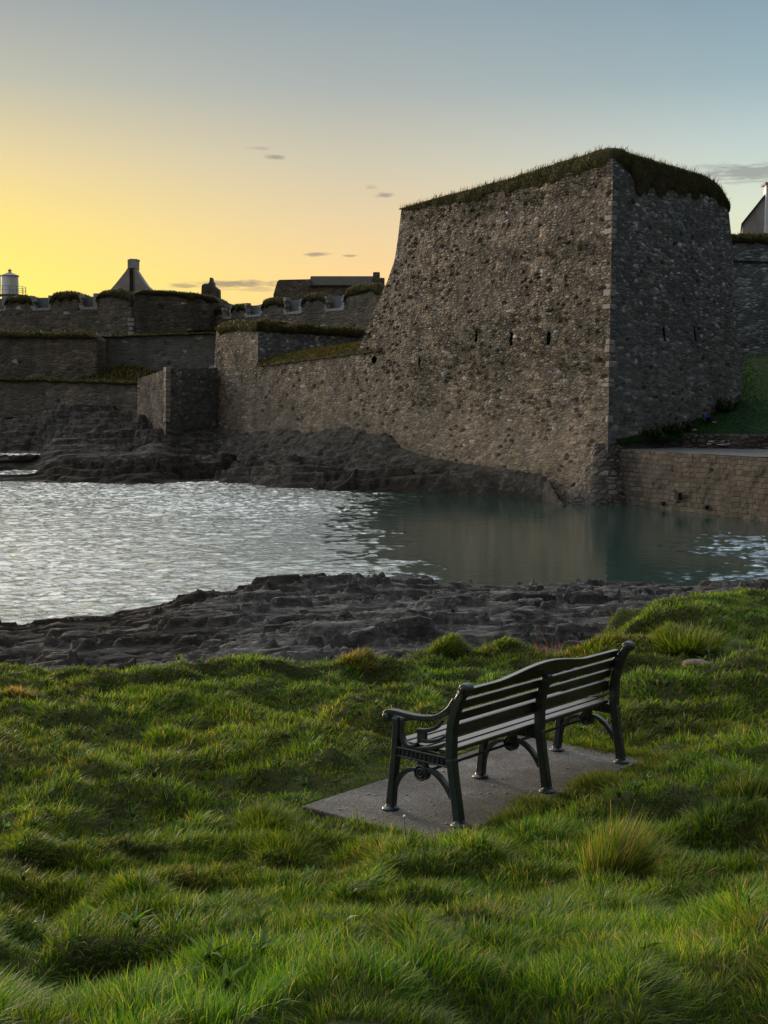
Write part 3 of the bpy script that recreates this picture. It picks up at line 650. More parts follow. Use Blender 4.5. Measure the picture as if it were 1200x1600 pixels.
for px, py, pz, hw, hl in POOLS:
    c = G(px, py, pz); qx, qy = np.meshgrid(np.linspace(-1.3, 1.3, 90) * hw + c[0], np.linspace(-1.3, 1.3, 60) * hl + c[1])
    qz = pz + .10 * (.5 * vn(qx * 1.7, qy * 2.4, 0, 26) + .4 * vn(qx * 3.1, qy * 4.2, 0, 27))
    rr_ = ((qx - c[0]) / hw)**2 + ((qy - c[1]) / hl)**2; kp = rr_[:-1, :-1] < 1.6
    wme = grid_mesh(np.stack([qx, qy, qz], -1), kp, uv=False); wat = wme.attributes.new('breeze', 'FLOAT', 'POINT'); wat.data.foreach_set('value', np.ones(qx.size, np.float32))
    tag(link('tide_pool', wme, M['water']), kind='structure')

# ------------------------------------------------------------------ masonry builders
def stone_face(bottom, top, left, right, cell, amp=.07, stone=(.5, .27), hole=.02, back=None, cuts=(), seed=0, hole_d=.28, fade=.35, relief=.05):
    """a wall face with real relief: stones of their own depth, fallen-out stones, cuts for loopholes; returns mesh and the flat grid"""
    ln = max(np.sum(np.linalg.norm(np.diff(np.asarray(q, float), axis=0), axis=1)) for q in (bottom, top)); ht = max(np.sum(np.linalg.norm(np.diff(np.asarray(q, float), axis=0), axis=1)) for q in (left, right))
    n, m = max(3, int(ht / cell)), max(3, int(ln / cell))
    Pg = coons(bottom, top, left, right, n, m); Nn = gnormals(Pg)
    o = Pg[0, 0]; e1 = unit(Pg[0, -1] - Pg[0, 0]); u = ((Pg - o) @ e1); v = Pg[..., 2]
    wu = u + .25 * vn(u * 1.1, v * 1.1, 0, seed + 5); wv_ = v + .1 * vn(u * 1.3, v * 1.3, 0, seed + 6)
    d0, _, _, r = cells(wu / stone[0], wv_ / stone[1], seed + 10)
    hm = .5 + .5 * fbm(u * .18, v * .22, 0, 3, seed + 3)
    d = amp * fbm(u * .5, v * .5, 0, 5, seed) + relief * (r - .5)
    d = d - hole_d * (r > 1 - hole * 3.2 * np.clip(hm - .25, 0, 1)) * (1 - sstep(.3, .6, d0))
    fu = np.minimum(u - u[:, :1], u[:, -1:] - u); vv = np.cumsum(np.r_[np.zeros((1, m)), np.linalg.norm(np.diff(Pg, axis=0), axis=-1)], 0); fv = vv[-1:] - vv
    w = sstep(0, fade, np.minimum(fu, fv)); flat = Pg.copy()
    Pg = Pg + Nn * (d * w)[..., None]
    keep = np.ones((n - 1, m - 1), bool); cen = (flat[:-1, :-1] + flat[1:, 1:]) / 2
    for c, hw, hh, rnd in cuts:
        du = (cen - c) @ e1; dv = cen[..., 2] - c[2]
        if rnd: keep &= ~((du / hw)**2 + (dv / hh)**2 < 1)
        else: keep &= ~((np.abs(du) < hw) & (np.abs(dv) < hh))
    if back is not None:
        b = np.asarray(back, float)
        Pg = np.concatenate([Pg, Pg[-1:] + b], 0); Pg = np.concatenate([Pg[:, :1] + b, Pg, Pg[:, -1:] + b], 1)
        keep = np.pad(keep, ((0, 1), (1, 1)), constant_values=True)
    return grid_mesh(Pg, keep, True, False), flat
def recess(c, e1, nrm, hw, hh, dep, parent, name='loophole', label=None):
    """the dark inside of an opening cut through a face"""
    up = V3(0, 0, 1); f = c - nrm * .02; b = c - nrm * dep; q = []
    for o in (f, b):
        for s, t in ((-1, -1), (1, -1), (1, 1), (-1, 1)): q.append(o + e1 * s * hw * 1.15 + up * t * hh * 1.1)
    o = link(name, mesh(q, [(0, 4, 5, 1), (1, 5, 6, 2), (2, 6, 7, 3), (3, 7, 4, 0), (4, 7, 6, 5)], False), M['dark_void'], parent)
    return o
def turf_ribbon(path, inward, H, hang, out=.2, depth=3.0, seed=0, n=None, m=11):
    path = np.asarray(path, float); n = n or len(path); s = np.arange(len(path)) / (len(path) - 1)
    tp = np.minimum(1, np.minimum(np.arange(len(path)), np.arange(len(path))[::-1]) / 3 + .02); H = np.broadcast_to(H, (len(path),)) * tp; hang = np.broadcast_to(hang, (len(path),)) * tp
    A = np.array([0, .1, .22, .34, .45, .55, .65, .75, .85, .93, 1.0]); rows = []
    for i, p in enumerate(path):
        iw = inward[i]; r = []
        prof = [(-.06, -1.0, 0), (-out, -.75, 0), (-out * 1.3, -.3, .05), (-out * 1.1, 0, .3), (-out * .4, 0, .66), (.3, 0, .88), (.8, 0, 1.0), (1.4, 0, 1.0), (depth * .6, 0, .95), (depth * .85, 0, .85), (depth, 0, .4)]
        for (a, hg, up) in prof: r.append(p + iw * a + V3(0, 0, hg * hang[i] + up * H[i]))
        rows.append(r)
    Pg = np.array(rows).transpose(1, 0, 2)          # across x along
    k = .08 * np.minimum(1, .3 + np.maximum(H, hang) / .6)
    Pg = Pg + (np.stack([fbm(Pg[..., 0] * .9, Pg[..., 1] * .9, Pg[..., 2] * .9, 4, seed + q) for q in range(3)], -1)) * k[None, :, None] * np.array([1, 1, 1.2])
    return Pg
def turf_obj(name, Pg, parent, nbl, h, w, dry=.12, dark=.35, lean=(.15, -.25, -.25), flip=False):
    o = link(name, grid_mesh(Pg, uv=False, flip=flip), M['turf'], parent)
    h, w = h * .6, w * .8
    if nbl:
        pts = scatter_grid(Pg, nbl)
        b = link('turf_blades', turf_patch_blades(pts, np.full(nbl, h), np.full(nbl, w), dry, lean, .45, dark), M['far_blades'], o, world=False)
        b['kind'] = 'stuff'
    return o

# ------------------------------------------------------------------ the great bastion
bast = thing('stone_bastion', 'tall rubble stone bastion with a sharp corner and turf top, rising from the water', 'bastion', C0)
S0 = lp(557, 553)
mb_left = [toz(S0, WL, -1.0), toz(S0, WL, 4.0), S0, lp(572, 518), lp(590, 472), lp(605, 440), lp(617, 405), lp(622, 370), L1]
cutsL = [(lp(857, 528), .16, .42, 0), (lp(799, 530), .15, .42, 0), (lp(744, 525), .14, .36, 0), (lp(656, 563), .1, .33, 0), (lp(585, 563), .34, .3, 1)]
C0b = toz(C0, (C1 - C0) / (C1 - C0)[2], -1.0)
topL = [L1] + [lp(627 + 330 * k, y) for k, y in ((.1, 315), (.25, 302), (.5, 282), (.75, 264))] + [C1]
me, fl = stone_face([toz(S0, WL, -1), C0b], topL, mb_left, [C0b, C1], .075, .07, (.44, .19), .075, cuts=cutsL, seed=200, hole_d=.17, relief=.045)
link('wall_face', me, M['rubble'], bast)
E1 = -DL
for c, hw, hh, rnd in cutsL: recess(c, E1, NL, hw, hh, 1.2, bast)
RB = toz(rp(1163, 640), WR, 2.0); R1c = toz(R1, WR, ZT - 1.2)
topR = [C1, C1 + (R1 - C1) * .5, C1 + (R1 - C1) * .8, C1 + (R1 - C1) * .92 - V3(0, 0, .35), R1c]
cutsR = [(rp(1038, 522), .1, .42, 0), (rp(1086, 522), .1, .42, 0)]
me, fl = stone_face([C0b, RB], topR, [C0b, C1], [RB, rp(1160, 628), rp(1150, 500), rp(1143, 370), R1c], .08, .08, (.4, .22), .03, cuts=cutsR, seed=230, hole_d=.18, relief=.05)
o = link('wall_face', me, M['rubble_shaded'], bast); o['label'] = 'shaded blue grey face of the bastion'
for c, hw, hh, rnd in cutsR: recess(c, DR, NR, hw, hh, 1.2, bast)
# rear: flank behind the left edge, terreplein, back
lo_ = [np.asarray(p) for p in mb_left]
fl_ = np.stack([resample(lo_, 60) + DR * k for k in np.linspace(0, 13, 8)], 1)
link('flank_wall', grid_mesh(fl_[:, ::-1], None, True, False), M['rubble'], bast)
BK = L1 + DR * 13
link('terreplein', mesh([L1, C1, C1 + (R1 - C1) * .78, R1 - DR * 2.9 + DL * 22, BK], [(0, 1, 2, 3, 4)], False), M['turf'], bast)
link('rear_wall', mesh([R1c, R1c + DL * 22, (R1c + DL * 22) * V3(1, 1, 0), R1c * V3(1, 1, 0)], [(0, 1, 2, 3)], False), M['rubble_shaded'], bast)
# dressed stones up the corner
z = 3.2; Rq = np.stack([DL, NL, np.cross(DL, NL)], 1)
while z < ZT - .3:
    hgt = random.uniform(.24, .46); p = C0 + (C1 - C0) * ((z + hgt / 2 - C0[2]) / (C1 - C0)[2]); lng = random.choice([.22, .3, .4, .6])
    if random.random() < (.45 if z < 9 else .16): MB().box(p + DL * (lng / 2 - .02) + NL * -.16, (lng, .4, hgt - .05), Rq).build('quoin', M['quoin'], bast, bevel=.04)
    z += hgt
# a few longer stalks in the turf are added with the cap
# rounded stone footing under the corner
rows_ = []
for z in np.linspace(-1.2, 3.3, 34):
    r = 2.3 - 1.55 * sstep(-1.2, 3.6, z); r = max(r, .35); c = C0 + (C1 - C0) * (z / (C1 - C0)[2]) + (DL + DR) * .55
    th_ = np.linspace(math.atan2(DL[1], DL[0]) - .25, math.atan2(DR[1], DR[0]) + 2 * math.pi + .25, 60)
    rows_.append([c + V3(math.cos(a) * r, math.sin(a) * r, z - c[2]) for a in th_])
fg = np.array(rows_); nn_ = gnormals(fg); _, _, _, rr_ = cells(np.arange(60)[None] * .16 + fg[..., 2] * 0, fg[..., 2] / .3, 205)
fg = fg + nn_ * (.12 * (rr_ - .5) + .12 * fbm(fg[..., 0], fg[..., 1], fg[..., 2], 3, 206))[..., None]
link('footing', grid_mesh(fg, None, True, False), M['footing'], bast)
# turf cap
cp = np.vstack([resample([L1 + V3(0, 0, -.02), C1], 150)[:-6], [C1 + (L1 - C1) * .018 + (R1 - C1) * .008, C1 + (L1 - C1) * .008 + (R1 - C1) * .02], resample(topR, 90)[5:], [R1c + DL * .5 + DR * .1 , R1c + DL * 2.5 + DR * .1 + V3(0, 0, .3), R1 + DL * 5, R1 + DL * 9]])
cen = (L1 + R1) / 2 + (L1 + R1 - 2 * C1) * .1; inw = np.array([unit((cen - p) * V3(1, 1, 0)) for p in cp])
sp_ = np.r_[0, np.cumsum(np.linalg.norm(np.diff(cp, axis=0), axis=1))]; ct = np.linalg.norm(L1 - C1)
Hh = .85 * np.interp(sp_, [0, 1.0, 5, 12, 17, ct, ct + 5, ct + 10, ct + 13, ct + 22], [.02, .06, .24, .4, .66, .84, .62, .5, .42, .4]) * (1 + .08 * vn(sp_ * .7, 1.0, 0, 8))
hg = np.interp(sp_, [0, 2, 8, ct - 3, ct, ct + 1.2, ct + 2.0, ct + 9, ct + 12.5, ct + 15], [.12, .2, .5, .55, .2, .4, 1.5, 1.2, .5, .4]) * (1 + .6 * fbm(sp_ * 1.6, 2.0, 0, 3, 9))
Pg = turf_ribbon(cp, inw, Hh, hg, .14, 5.0, 300)
tcap = turf_obj('turf_cap', Pg, bast, 26000, .26, .035, .1, .35, lean=(.2, -.3, -.35))
b = link('turf_stalks', turf_patch_blades(scatter_grid(Pg, 2600), np.full(2600, .38), np.full(2600, .03), .3, (.2, -.2, .1), .5, .2), M['far_blades'], tcap, world=False); b['kind'] = 'stuff'
# plants rooted in the joints
n = 3600; k1 = RNG.random(n); k2 = RNG.random(n) ** .9
pts = C0 + (C1 - C0) * k2[:, None] + (DL * 1.0)[None] * (k1 * 20 + .5)[:, None] + NL * .03
hm = .5 + .5 * fbm(pts[:, 0] * .35 + pts[:, 1] * .2, pts[:, 2] * .3, 0, 4, 77); sel = (hm + .25 * RNG.random(n) > .58) & (pts[:, 2] > 4)
pts = pts[sel]; m = 9; pts = np.repeat(pts, m, 0) + RNG.normal(0, .06, (len(pts) * m, 3))
c, t = blade_cols(len(pts), .1, .5); c = c * V3(.5, .36, .5); t = t * V3(.5, .36, .5)
o = link('wall_plants', blade_mesh(pts, RNG.uniform(.06, .15, len(pts)), NL * RNG.uniform(.3, .9, (len(pts), 1)) + RNG.normal(0, .6, (len(pts), 3)) - V3(0, 0, .4), np.full(len(pts), .06), c, t, seg=2), M['far_blades'], bast); o['kind'] = 'stuff'

# ------------------------------------------------------------------ lower sea wall that runs on from the bastion's left face
lw = thing('sea_wall', 'long brown sea wall running from the bastion to a taller turfed block', 'wall', toz(lp(340, 655), WL, 0))
A0, A1 = lp(338, 515), lp(403, 509); B0, B1 = lp(403, 571), S0
me, _ = stone_face([toz(A1, WL, -1) + DL * .0, toz(S0, WL, -1)], [B0, B1], [toz(B0, WL, -1), B0], [toz(S0, WL, -1), S0], .12, .10, (.5, .27), .03, seed=260, hole_d=.25)
link('wall_face', me, M['rubble'], lw)
me, _ = stone_face([toz(A0, WL, -1), toz(B0, WL, -1)], [A0, lp(370, 508), A1], [toz(A0, WL, -1), A0], [toz(B0, WL, -1), B0, A1], .12, .10, (.5, .27), .03, seed=270, hole_d=.25)
link('block_face', me, M['rubble'], lw)
RET = DR * 13
pr, _ = stone_face([B0 + V3(0, 0, -.3), B0 + RET + V3(0, 0, -.3)], [A1, A1 + RET], [B0 + V3(0, 0, -.3), A1], [B0 + RET + V3(0, 0, -.3), A1 + RET], .16, .06, (.6, .3), .01, seed=275)
o = link('return_wall', pr, M['rubble_shaded'], lw)
bk, _ = stone_face([toz(A0, WL, 0) + DR * 13, toz(A0, WL, 0)], [A0 + DR * 13, A0], [toz(A0, WL, 0) + DR * 13, A0 + DR * 13], [toz(A0, WL, 0), A0], .3, .06, (.6, .3), .01, seed=277)
link('end_wall', bk, M['rubble_shaded'], lw)
pth = resample([A0, lp(370, 508), A1, A1 + RET], 90); inw = np.array([unit(DR + DL * .6) if i < 45 else DL for i in range(90)])
turf_obj('turf_cap', turf_ribbon(pth, inw, .4 * (1 + .5 * vn(np.arange(90) * .25, 3.0, 0, 4)), .5, .25, 5, 310), lw, 5000, .45, .07, .2, .3)
# grassed slope behind the low parapet
f0, f1 = B0 + NL * .15 + DL * -.05, B1 + NL * .1 + DL * -3.5 + V3(0, 0, .2)
sl = coons([f0, f1], [f0 + DR * 4.5 + V3(0, 0, 1.1), f1 + DR * 4.5 + V3(0, 0, 1.35)], [f0, f0 + DR * 1 + V3(0, 0, .5), f0 + DR * 4.5 + V3(0, 0, 1.1)], [f1, f1 + DR * 1 + V3(0, 0, .6), f1 + DR * 4.5 + V3(0, 0, 1.35)], 24, 90)
sl[..., 2] += .14 * fbm(sl[..., 0] * .8, sl[..., 1] * .8, 0, 3, 320) * np.minimum(1, np.arange(24) / 3)[:, None] - .12 * (np.arange(24) == 0)[:, None]
turf_obj('grass_slope', sl, lw, 9000, .42, .06, .22, .0, lean=(-.5, -.5, -.1))
# dark wall closing the recess, against the bastion's flank
q0 = B0 + RET * .9 + V3(0, 0, -1); q1 = q0 + unit((1, -.15, 0)) * 9
bw, _ = stone_face([q0, q1], [q0 + V3(0, 0, 3.2), q1 + V3(0, 0, 3.4)], [q0, q0 + V3(0, 0, 3.2)], [q1, q1 + V3(0, 0, 3.4)], .2, .06, (.6, .3), .01, back=(1, 3, 0), seed=279)
rw = link('recess_wall', bw, M['rubble_shaded'], lw)
pth = resample([q0 + V3(0, 0, 3.2), q1 + V3(0, 0, 3.4)], 40)
turf_obj('turf_cap', turf_ribbon(pth, np.repeat([V3(0, 1, 0)], 40, 0), .35, .3, .2, 3, 330), lw, 1200, .4, .07, .2, .3)

# ------------------------------------------------------------------ small square tower at the sea wall's end
tw_c = P(258, 662, 113); tw_l = P(213, 665, 121); tw_r = lp(341, 655)
zt = P(258, 577, 113)[2]; ztl = P(213, 592, 121)[2]
tw = thing('corner_tower', 'small square stone tower with one sunlit face and pale corner stones, on the far rocks', 'tower', tw_c * V3(1, 1, 0))
def at(p, z): return V3(p[0], p[1], z)
bt = V3(.15, .1, 0)
me, _ = stone_face([at(tw_l, 1), at(tw_c, 1)], [at(tw_l, ztl) + bt, at(tw_c, zt) + bt], [at(tw_l, 1), at(tw_l, ztl) + bt], [at(tw_c, 1), at(tw_c, zt) + bt], .14, .08, (.5, .27), .03, seed=340)
link('wall_face', me, M['rubble'], tw)
ztr = P(341, 575, tw_r[1])[2]
me, _ = stone_face([at(tw_c, 1), at(tw_r, 1)], [at(tw_c, zt) + bt, at(tw_r, ztr)], [at(tw_c, 1), at(tw_c, zt) + bt], [at(tw_r, 1), at(tw_r, ztr)], .14, .06, (.6, .3), .01, seed=345)
o = link('wall_face', me, M['rubble_shaded'], tw); o['label'] = 'shaded dark face of the tower'
link('top', mesh([at(tw_l, ztl) + bt, at(tw_c, zt) + bt, at(tw_r, ztr), at(tw_r, ztr) + DL * 9 ], [(0, 1, 2, 3)], False), M['turf'], tw)
z = 4.2
d1 = unit((tw_l - tw_c) * V3(1, 1, 0)); n1 = unit((-d1[1], d1[0], 0)); n1 = n1 if n1[1] < 0 else -n1
while z < zt - .2:
    hgt = random.uniform(.35, .5); lng = random.choice([.4, .7])
    MB().box(at(tw_c, z + hgt / 2) + bt * (z / zt) + d1 * (lng / 2 - .04) - n1 * .16, (lng, .42, hgt - .04), np.stack([d1, n1, V3(0, 0, 1)], 1)).build('quoin', M['quoin'], tw, bevel=.03); z += hgt
#@@FORT@@

# ------------------------------------------------------------------ terraces of the old fort on the left
def wall_run(name, label, pts_top, pts_bot, mat, cell=.25, back=(1.5, 6, 0), cap=None, seed=0, hole=.01, stone=(.6, .32), cat='wall', capn=0, caph=.5, hang=.5, dry=.2):
    root = thing(name, label, cat, (np.asarray(pts_bot[0]) + np.asarray(pts_bot[-1])) / 2)
    me, fl = stone_face(pts_bot, pts_top, [pts_bot[0], pts_top[0]], [pts_bot[-1], pts_top[-1]], cell, .1, stone, hole, back=back, seed=seed)
    link('wall_face', me, mat, root)
    if capn:
        pth = resample(pts_top, max(30, int(np.linalg.norm(np.asarray(pts_top[0]) - pts_top[-1]) / .35)))
        bw = unit(back)
        Hs = caph * (1 + .45 * fbm(np.arange(len(pth)) * .12, 1.0 + seed, 0, 3, seed))
        Pg = turf_ribbon(pth, np.repeat([bw], len(pth), 0), Hs, hang * (1 + .7 * fbm(np.arange(len(pth)) * .3, 2.0 + seed, 0, 3, seed + 1)), .3, cap or 5, seed + 3)
        turf_obj('turf_cap', Pg, root, capn, .5, .09, dry, .3)
    return root
# lowest terrace wall over the sea rocks
wall_run('terrace_wall', 'low grass topped terrace wall on the rock cliff left of the small tower', [P(-150, 592, 131), P(60, 593, 128.5), P(216, 599, 123.5)], [P(-150, 650, 131), P(60, 652, 128.5), P(216, 668, 123.5)], M['rubble_far'], .2, (1, 6, 0), cap=7, seed=400, dry=.05, capn=3000, caph=.14, hang=.25)
# middle walls: a duller projecting length and a paler length
wall_run('terrace_wall', 'dull middle terrace wall under a broad grass bank, left of the paler wall', [P(-150, 527, 138), P(14, 526, 136.5), P(152, 528, 136)], [P(-150, 600, 138), P(14, 600, 136.5), P(152, 600, 136)], M['rubble_far'], .22, (1, 8, 0), cap=11, seed=420, capn=5000, caph=.6, hang=.15, dry=.3)
o = wall_run('terrace_wall', 'pale grey lime washed wall between the dull terrace wall and the sea wall block', [P(149, 527, 139), P(345, 521, 141)], [P(149, 606, 139), P(345, 606, 141)], M['render_wall'], .22, (1, 8, 0), cap=9, seed=440, capn=1500, caph=.06, hang=.08, dry=.05)
# rough grass mound at the wall's foot
gm = np.stack(np.meshgrid(np.linspace(-36, -15.5, 70), np.linspace(130, 139, 34)), -1)
zc_ = 7.4 + 1.5 * np.exp(-((gm[..., 0] + 26.5) / 4.2)**2) * sstep(131, 137, gm[..., 1]) + .5 * sstep(131, 138, gm[..., 1]) - 1.2 * (1 - sstep(130, 132, gm[..., 1])) + .3 * fbm(gm[..., 0] * .5, gm[..., 1] * .5, 0, 4, 451)
gp = np.dstack([gm, zc_[..., None]])
o = tag(link('terrace_ground', grid_mesh(gp, uv=False), M['turf']), kind='structure')
b = link('terrace_grass', turf_patch_blades(scatter_grid(gp, 7000), np.full(7000, .55), np.full(7000, .1), .2, (.2, -.2, 0), .4, .3), M['far_blades']); b['kind'] = 'stuff'

# upper rampart with grassed merlons and gun embrasures
def rampart(root, a, b, z0, zs_fn, items, seed, mat, dep=(1.5, 9, 0)):
    """a, b: ends of the wall line (xy); items: ('m'|'e', s0, s1, ztop) along it"""
    a = np.asarray(a, float); b = np.asarray(b, float); d = unit((b - a) * V3(1, 1, 0)); Ln = np.linalg.norm((b - a)[:2]); nr = V3(d[1], -d[0], 0); nr = nr if nr[1] < 0 else -nr
    zs = zs_fn
    me, _ = stone_face([at(a, z0), at(b, z0)], [at(a, zs), at(b, zs)], [at(a, z0), at(a, zs)], [at(b, z0), at(b, zs)], .25, .1, (.65, .33), .01, back=dep, seed=seed)
    link('wall_face', me, mat, root)
    D_ = np.asarray(dep, float) * .9
    for i, (kind, s0, s1, zt_) in enumerate(items):
        p0, p1 = a + d * s0, a + d * s1
        if kind == 'm':
            h = zt_ - zs; fr = h * .72
            hs = np.linspace(0, 1, 40); e = (1 - np.abs(2 * hs - 1) ** 5.5) ** .5
            pth = np.stack([at(p0 + (p1 - p0) * t, zs + fr * (.35 + .65 * k)) for t, k in zip(hs, e)])
            base = pth.copy(); base[:, 2] = zs - .15
            me, _ = stone_face(base[[0, -1]], pth, [base[0], pth[0]], [base[-1], pth[-1]], .25, .08, (.65, .33), .01, back=D_, seed=seed + 5 + i)
            mo = link('merlon', me, mat, root)
            Hs = (h - fr) * (.15 + .85 * e) * (1 + .12 * vn(hs * 6, 2.0, 0, seed + i))
            turf_obj('turf_cap', turf_ribbon(pth, np.repeat([unit(D_)], 40, 0), Hs, .45 + .3 * vn(hs * 9, 1.0, 0, seed + i), .25, 6, seed + 20 + i), mo, 700, .45, .09, .25, .2).location = (0, 0, 0)
        else:
            em = MB(); up = V3(0, 0, 1); w = s1 - s0; R = np.stack([d, nr, up], 1); h = zt_ - zs
            em.box((p0 + p1) / 2 * V3(1, 1, 0) + up * (zs + h * .42) - nr * 1.1, (w * .98, .3, h * .9), R)
            eo = em.build('embrasure', M['slate_panel'], root)
            su = MB()
            for s, p in ((1, p0), (-1, p1)):
                zz_ = zs - .05
                while zz_ < zs + h * .8:
                    bh = random.uniform(.32, .5); bw = random.choice([.34, .55]); su.box(at(p, zz_ + bh / 2) + d * s * (bw / 2 - .16) + nr * (-.28), (bw, .7, bh - .04), R); zz_ += bh
            q = 0
            while q < w - .2:
                bw = random.uniform(.5, .75); su.box(at(p0 + d * min(w - .2, q + bw / 2), zs - .13) + nr * (-.28), (bw - .04, .7, .32), R); q += bw
            su.build('stone_surround', M['pale_stone'], eo, bevel=.03, world=False)
    return d
K = P(207, 520, 165)
def along(px, Y0, a, b):             # distance along a-b where the photo's column px falls
    a = np.asarray(a); b = np.asarray(b); d = unit((b - a) * V3(1, 1, 0)); u = (px - 600) / F * 1.003
    return (u * a[1] - a[0]) / (d[0] - u * d[1])
ra = P(-150, 520, 172)
rt1 = thing('rampart_wall', 'rampart under the lighthouse with grassed merlons, pale framed gun openings and a pale stone corner', 'rampart', (ra + K) / 2)
zA = P(70, 482, 168)[2]
al = lambda px: along(px, 0, ra, K)
I1 = [('m', al(-145), al(-100), zA + 1.7), ('e', al(-100), al(-70), zA + 1.7), ('m', al(-70), al(-24), zA + 1.7), ('e', al(-24), al(15), zA + 1.6), ('m', al(15), al(57), zA + 1.65), ('e', al(57), al(84), zA + 1.6), ('m', al(84), al(131), zA + 2.0), ('e', al(131), al(156), zA + 1.6), ('m', al(156), al(208), zA + 2.15)]
d = rampart(rt1, at(ra, 0), at(K, 0), K[2] - 2.5, zA, I1, 500, M['rubble_far'])
z = K[2] - .3
nq = V3(d[1], -d[0], 0); nq = nq if nq[1] < 0 else -nq
while z < K[2] + 1.7:
    MB().box(at(K, z + .25) - d * .22 - nq * .12, (random.choice([.45, .75]), .4, .42), np.stack([d, nq, V3(0, 0, 1)], 1)).build('quoin', M['pale_stone'], rt1, bevel=.03); z += .55
K2 = P(340, 500, 176)
rt2 = thing('rampart_wall', 'dark unbroken rampart length with a level turf top, right of the pale cornered rampart end', 'rampart', (K + K2) / 2)
zB = P(270, 463, 171)[2]
rampart(rt2, at(K, 0) + V3(.05, .3, 0), at(K2, 0), K[2] - 2.5, zB - .7, [('m', .3, np.linalg.norm((K2 - K)[:2]), zB + .6)], 540, M['rubble_far'])
ra3, rb3 = P(334, 500, 176), P(640, 500, 152)
rt3 = thing('rampart_wall', 'rampart with grassed merlons and pale framed gun openings, just left of the bastion', 'rampart', (ra3 + rb3) / 2)
al = lambda px: along(px, 0, ra3, rb3)
zC = P(458, 487, 165)[2]
I3 = [('m', al(335), al(350), zC + 1.3), ('e', al(350), al(364), zC + 1.1), ('m', al(364), al(386), zC + 1.6), ('e', al(386), al(411), zC + 1.5), ('m', al(411), al(446), zC + 2.0), ('e', al(446), al(472), zC + 1.8), ('m', al(472), al(510), zC + 2.15), ('e', al(510), al(538), zC + 1.8), ('m', al(538), al(600), zC + 2.7), ('e', al(600), al(612), zC + 1.8), ('m', al(612), al(640), zC + 2.7)]
rampart(rt3, at(ra3, 0), at(rb3, 0), P(400, 540, 168)[2], zC, I3, 560, M['rubble_far'], dep=(2.5, 8, 0))
# ground inside the fort
hp = [(-90, 150), (-16, 150), (-2, 112), (14, 112), (40, 108), (90, 100), (140, 260), (-150, 260)]
tag(link('headland', mesh([(x, y, 9.0) for x, y in hp] + [(x, y, -2) for x, y in hp], [tuple(range(8))] + [(i, i + 8, (i + 1) % 8 + 8, (i + 1) % 8) for i in range(8)], False), M['turf']), kind='structure')
tag(link('upper_ward', mesh([(-110, 185, 15.5), (-60, 176, 15.5), (8, 168, 15.5), (40, 150, 15.5), (90, 140, 15.5), (120, 260, 15.5), (-120, 260, 15.5)] , [tuple(range(7))], False), M['turf']), kind='structure')

# lighthouse behind the rampart
def mpp(Y): return Y / F
Y = 182; c = P(16, 462, Y); k = mpp(Y)
lh = thing('lighthouse', 'small white lighthouse with a knob on its cap and a side railing, above the rampart', 'lighthouse', at(c, c[2] - 4))
MB().lathe([(13.6 * k, -4), (13.4 * k, 1.5 * k), (12.9 * k, 2 * k), (12.7 * k, 30 * k)], c, 28).build('tower', M['white'], lh, smooth=False)
MB().lathe([(16.5 * k, -1 * k), (20 * k, 0), (20 * k, 1.2 * k), (16 * k, 1.4 * k)], c, 28).build('gallery', M['steel'], lh)
MB().lathe([(14.2 * k, 29.5 * k), (14.4 * k, 30.6 * k), (9 * k, 33 * k), (3.2 * k, 35.2 * k), (2.2 * k, 36.4 * k)], c, 28).build('cap', M['harl'], lh)
MB().lathe([(1.2 * k, 36 * k), (1.4 * k, 37 * k), (3 * k, 37.6 * k), (3.1 * k, 39 * k), (1.2 * k, 40.2 * k), (.5 * k, 41.5 * k)], c, 14).build('vent_ball', M['harl'], lh)
rl = MB()
for i in range(14):
    a_ = 2 * math.pi * i / 14; q = c + V3(math.cos(a_), math.sin(a_), 0) * 24 * k; rl.tube([q, q + V3(0, 0, 13 * k)], .03, 6)
for hh in (7, 13):
    rl.tube([c + V3(math.cos(a_) * 24 * k, math.sin(a_) * 24 * k, hh * k) for a_ in np.linspace(0, 2 * math.pi, 29)], .028, 6)
rl.lathe([(24.5 * k, -.6 * k), (24.5 * k, .2 * k)], c, 28)
rl.build('railing', M['steel'], lh)
pl_ = MB().tube([c + V3(-13.5 * k, -4 * k, 0), c + V3(-13.5 * k, -4 * k, 31 * k)], .06, 8); pl_.tube([c + V3(-15 * k, -4 * k, 31 * k), c + V3(0, -3 * k, 31.4 * k)], .04, 6); pl_.build('bracket', M['steel'], lh)

# roofless gable with its chimney
Y = 186; k = mpp(Y); c = P(203, 458, Y); zb = c[2] - 4
g = thing('ruined_gable', 'roofless triangular stone gable with a tall chimney stack, against the yellow sky', 'ruin', at(c, zb))
def px(x, y): return P(x, y, Y)
MB().prism([at(px(168, 458), zb), at(px(240, 458), zb), px(240, 456), px(229, 446), px(222, 436), px(214, 424), px(211, 419), px(199, 419), px(196, 424), px(188, 434), px(180, 444), px(172, 453), px(168, 455)], (0.2, 1.0, 0)).build('gable_wall', M['harl'], g)
MB().prism([px(199.2, 421), px(213, 421), px(213, 407.5), px(214, 407), px(214, 404.5), px(204, 404), px(199, 405.5)], (.2, 1.3, 0)).build('chimney_stack', M['harl'], g, bevel=.05)
MB().box(px(205.5, 438) + V3(0, -.12, 0), (5 * k, .3, 34 * k)).build('flue_scar', M['roof'], g)
MB().box(px(189, 453) + V3(0, -.03, 0), (7 * k, .12, 4 * k)).build('window', M['dark_void'], g)
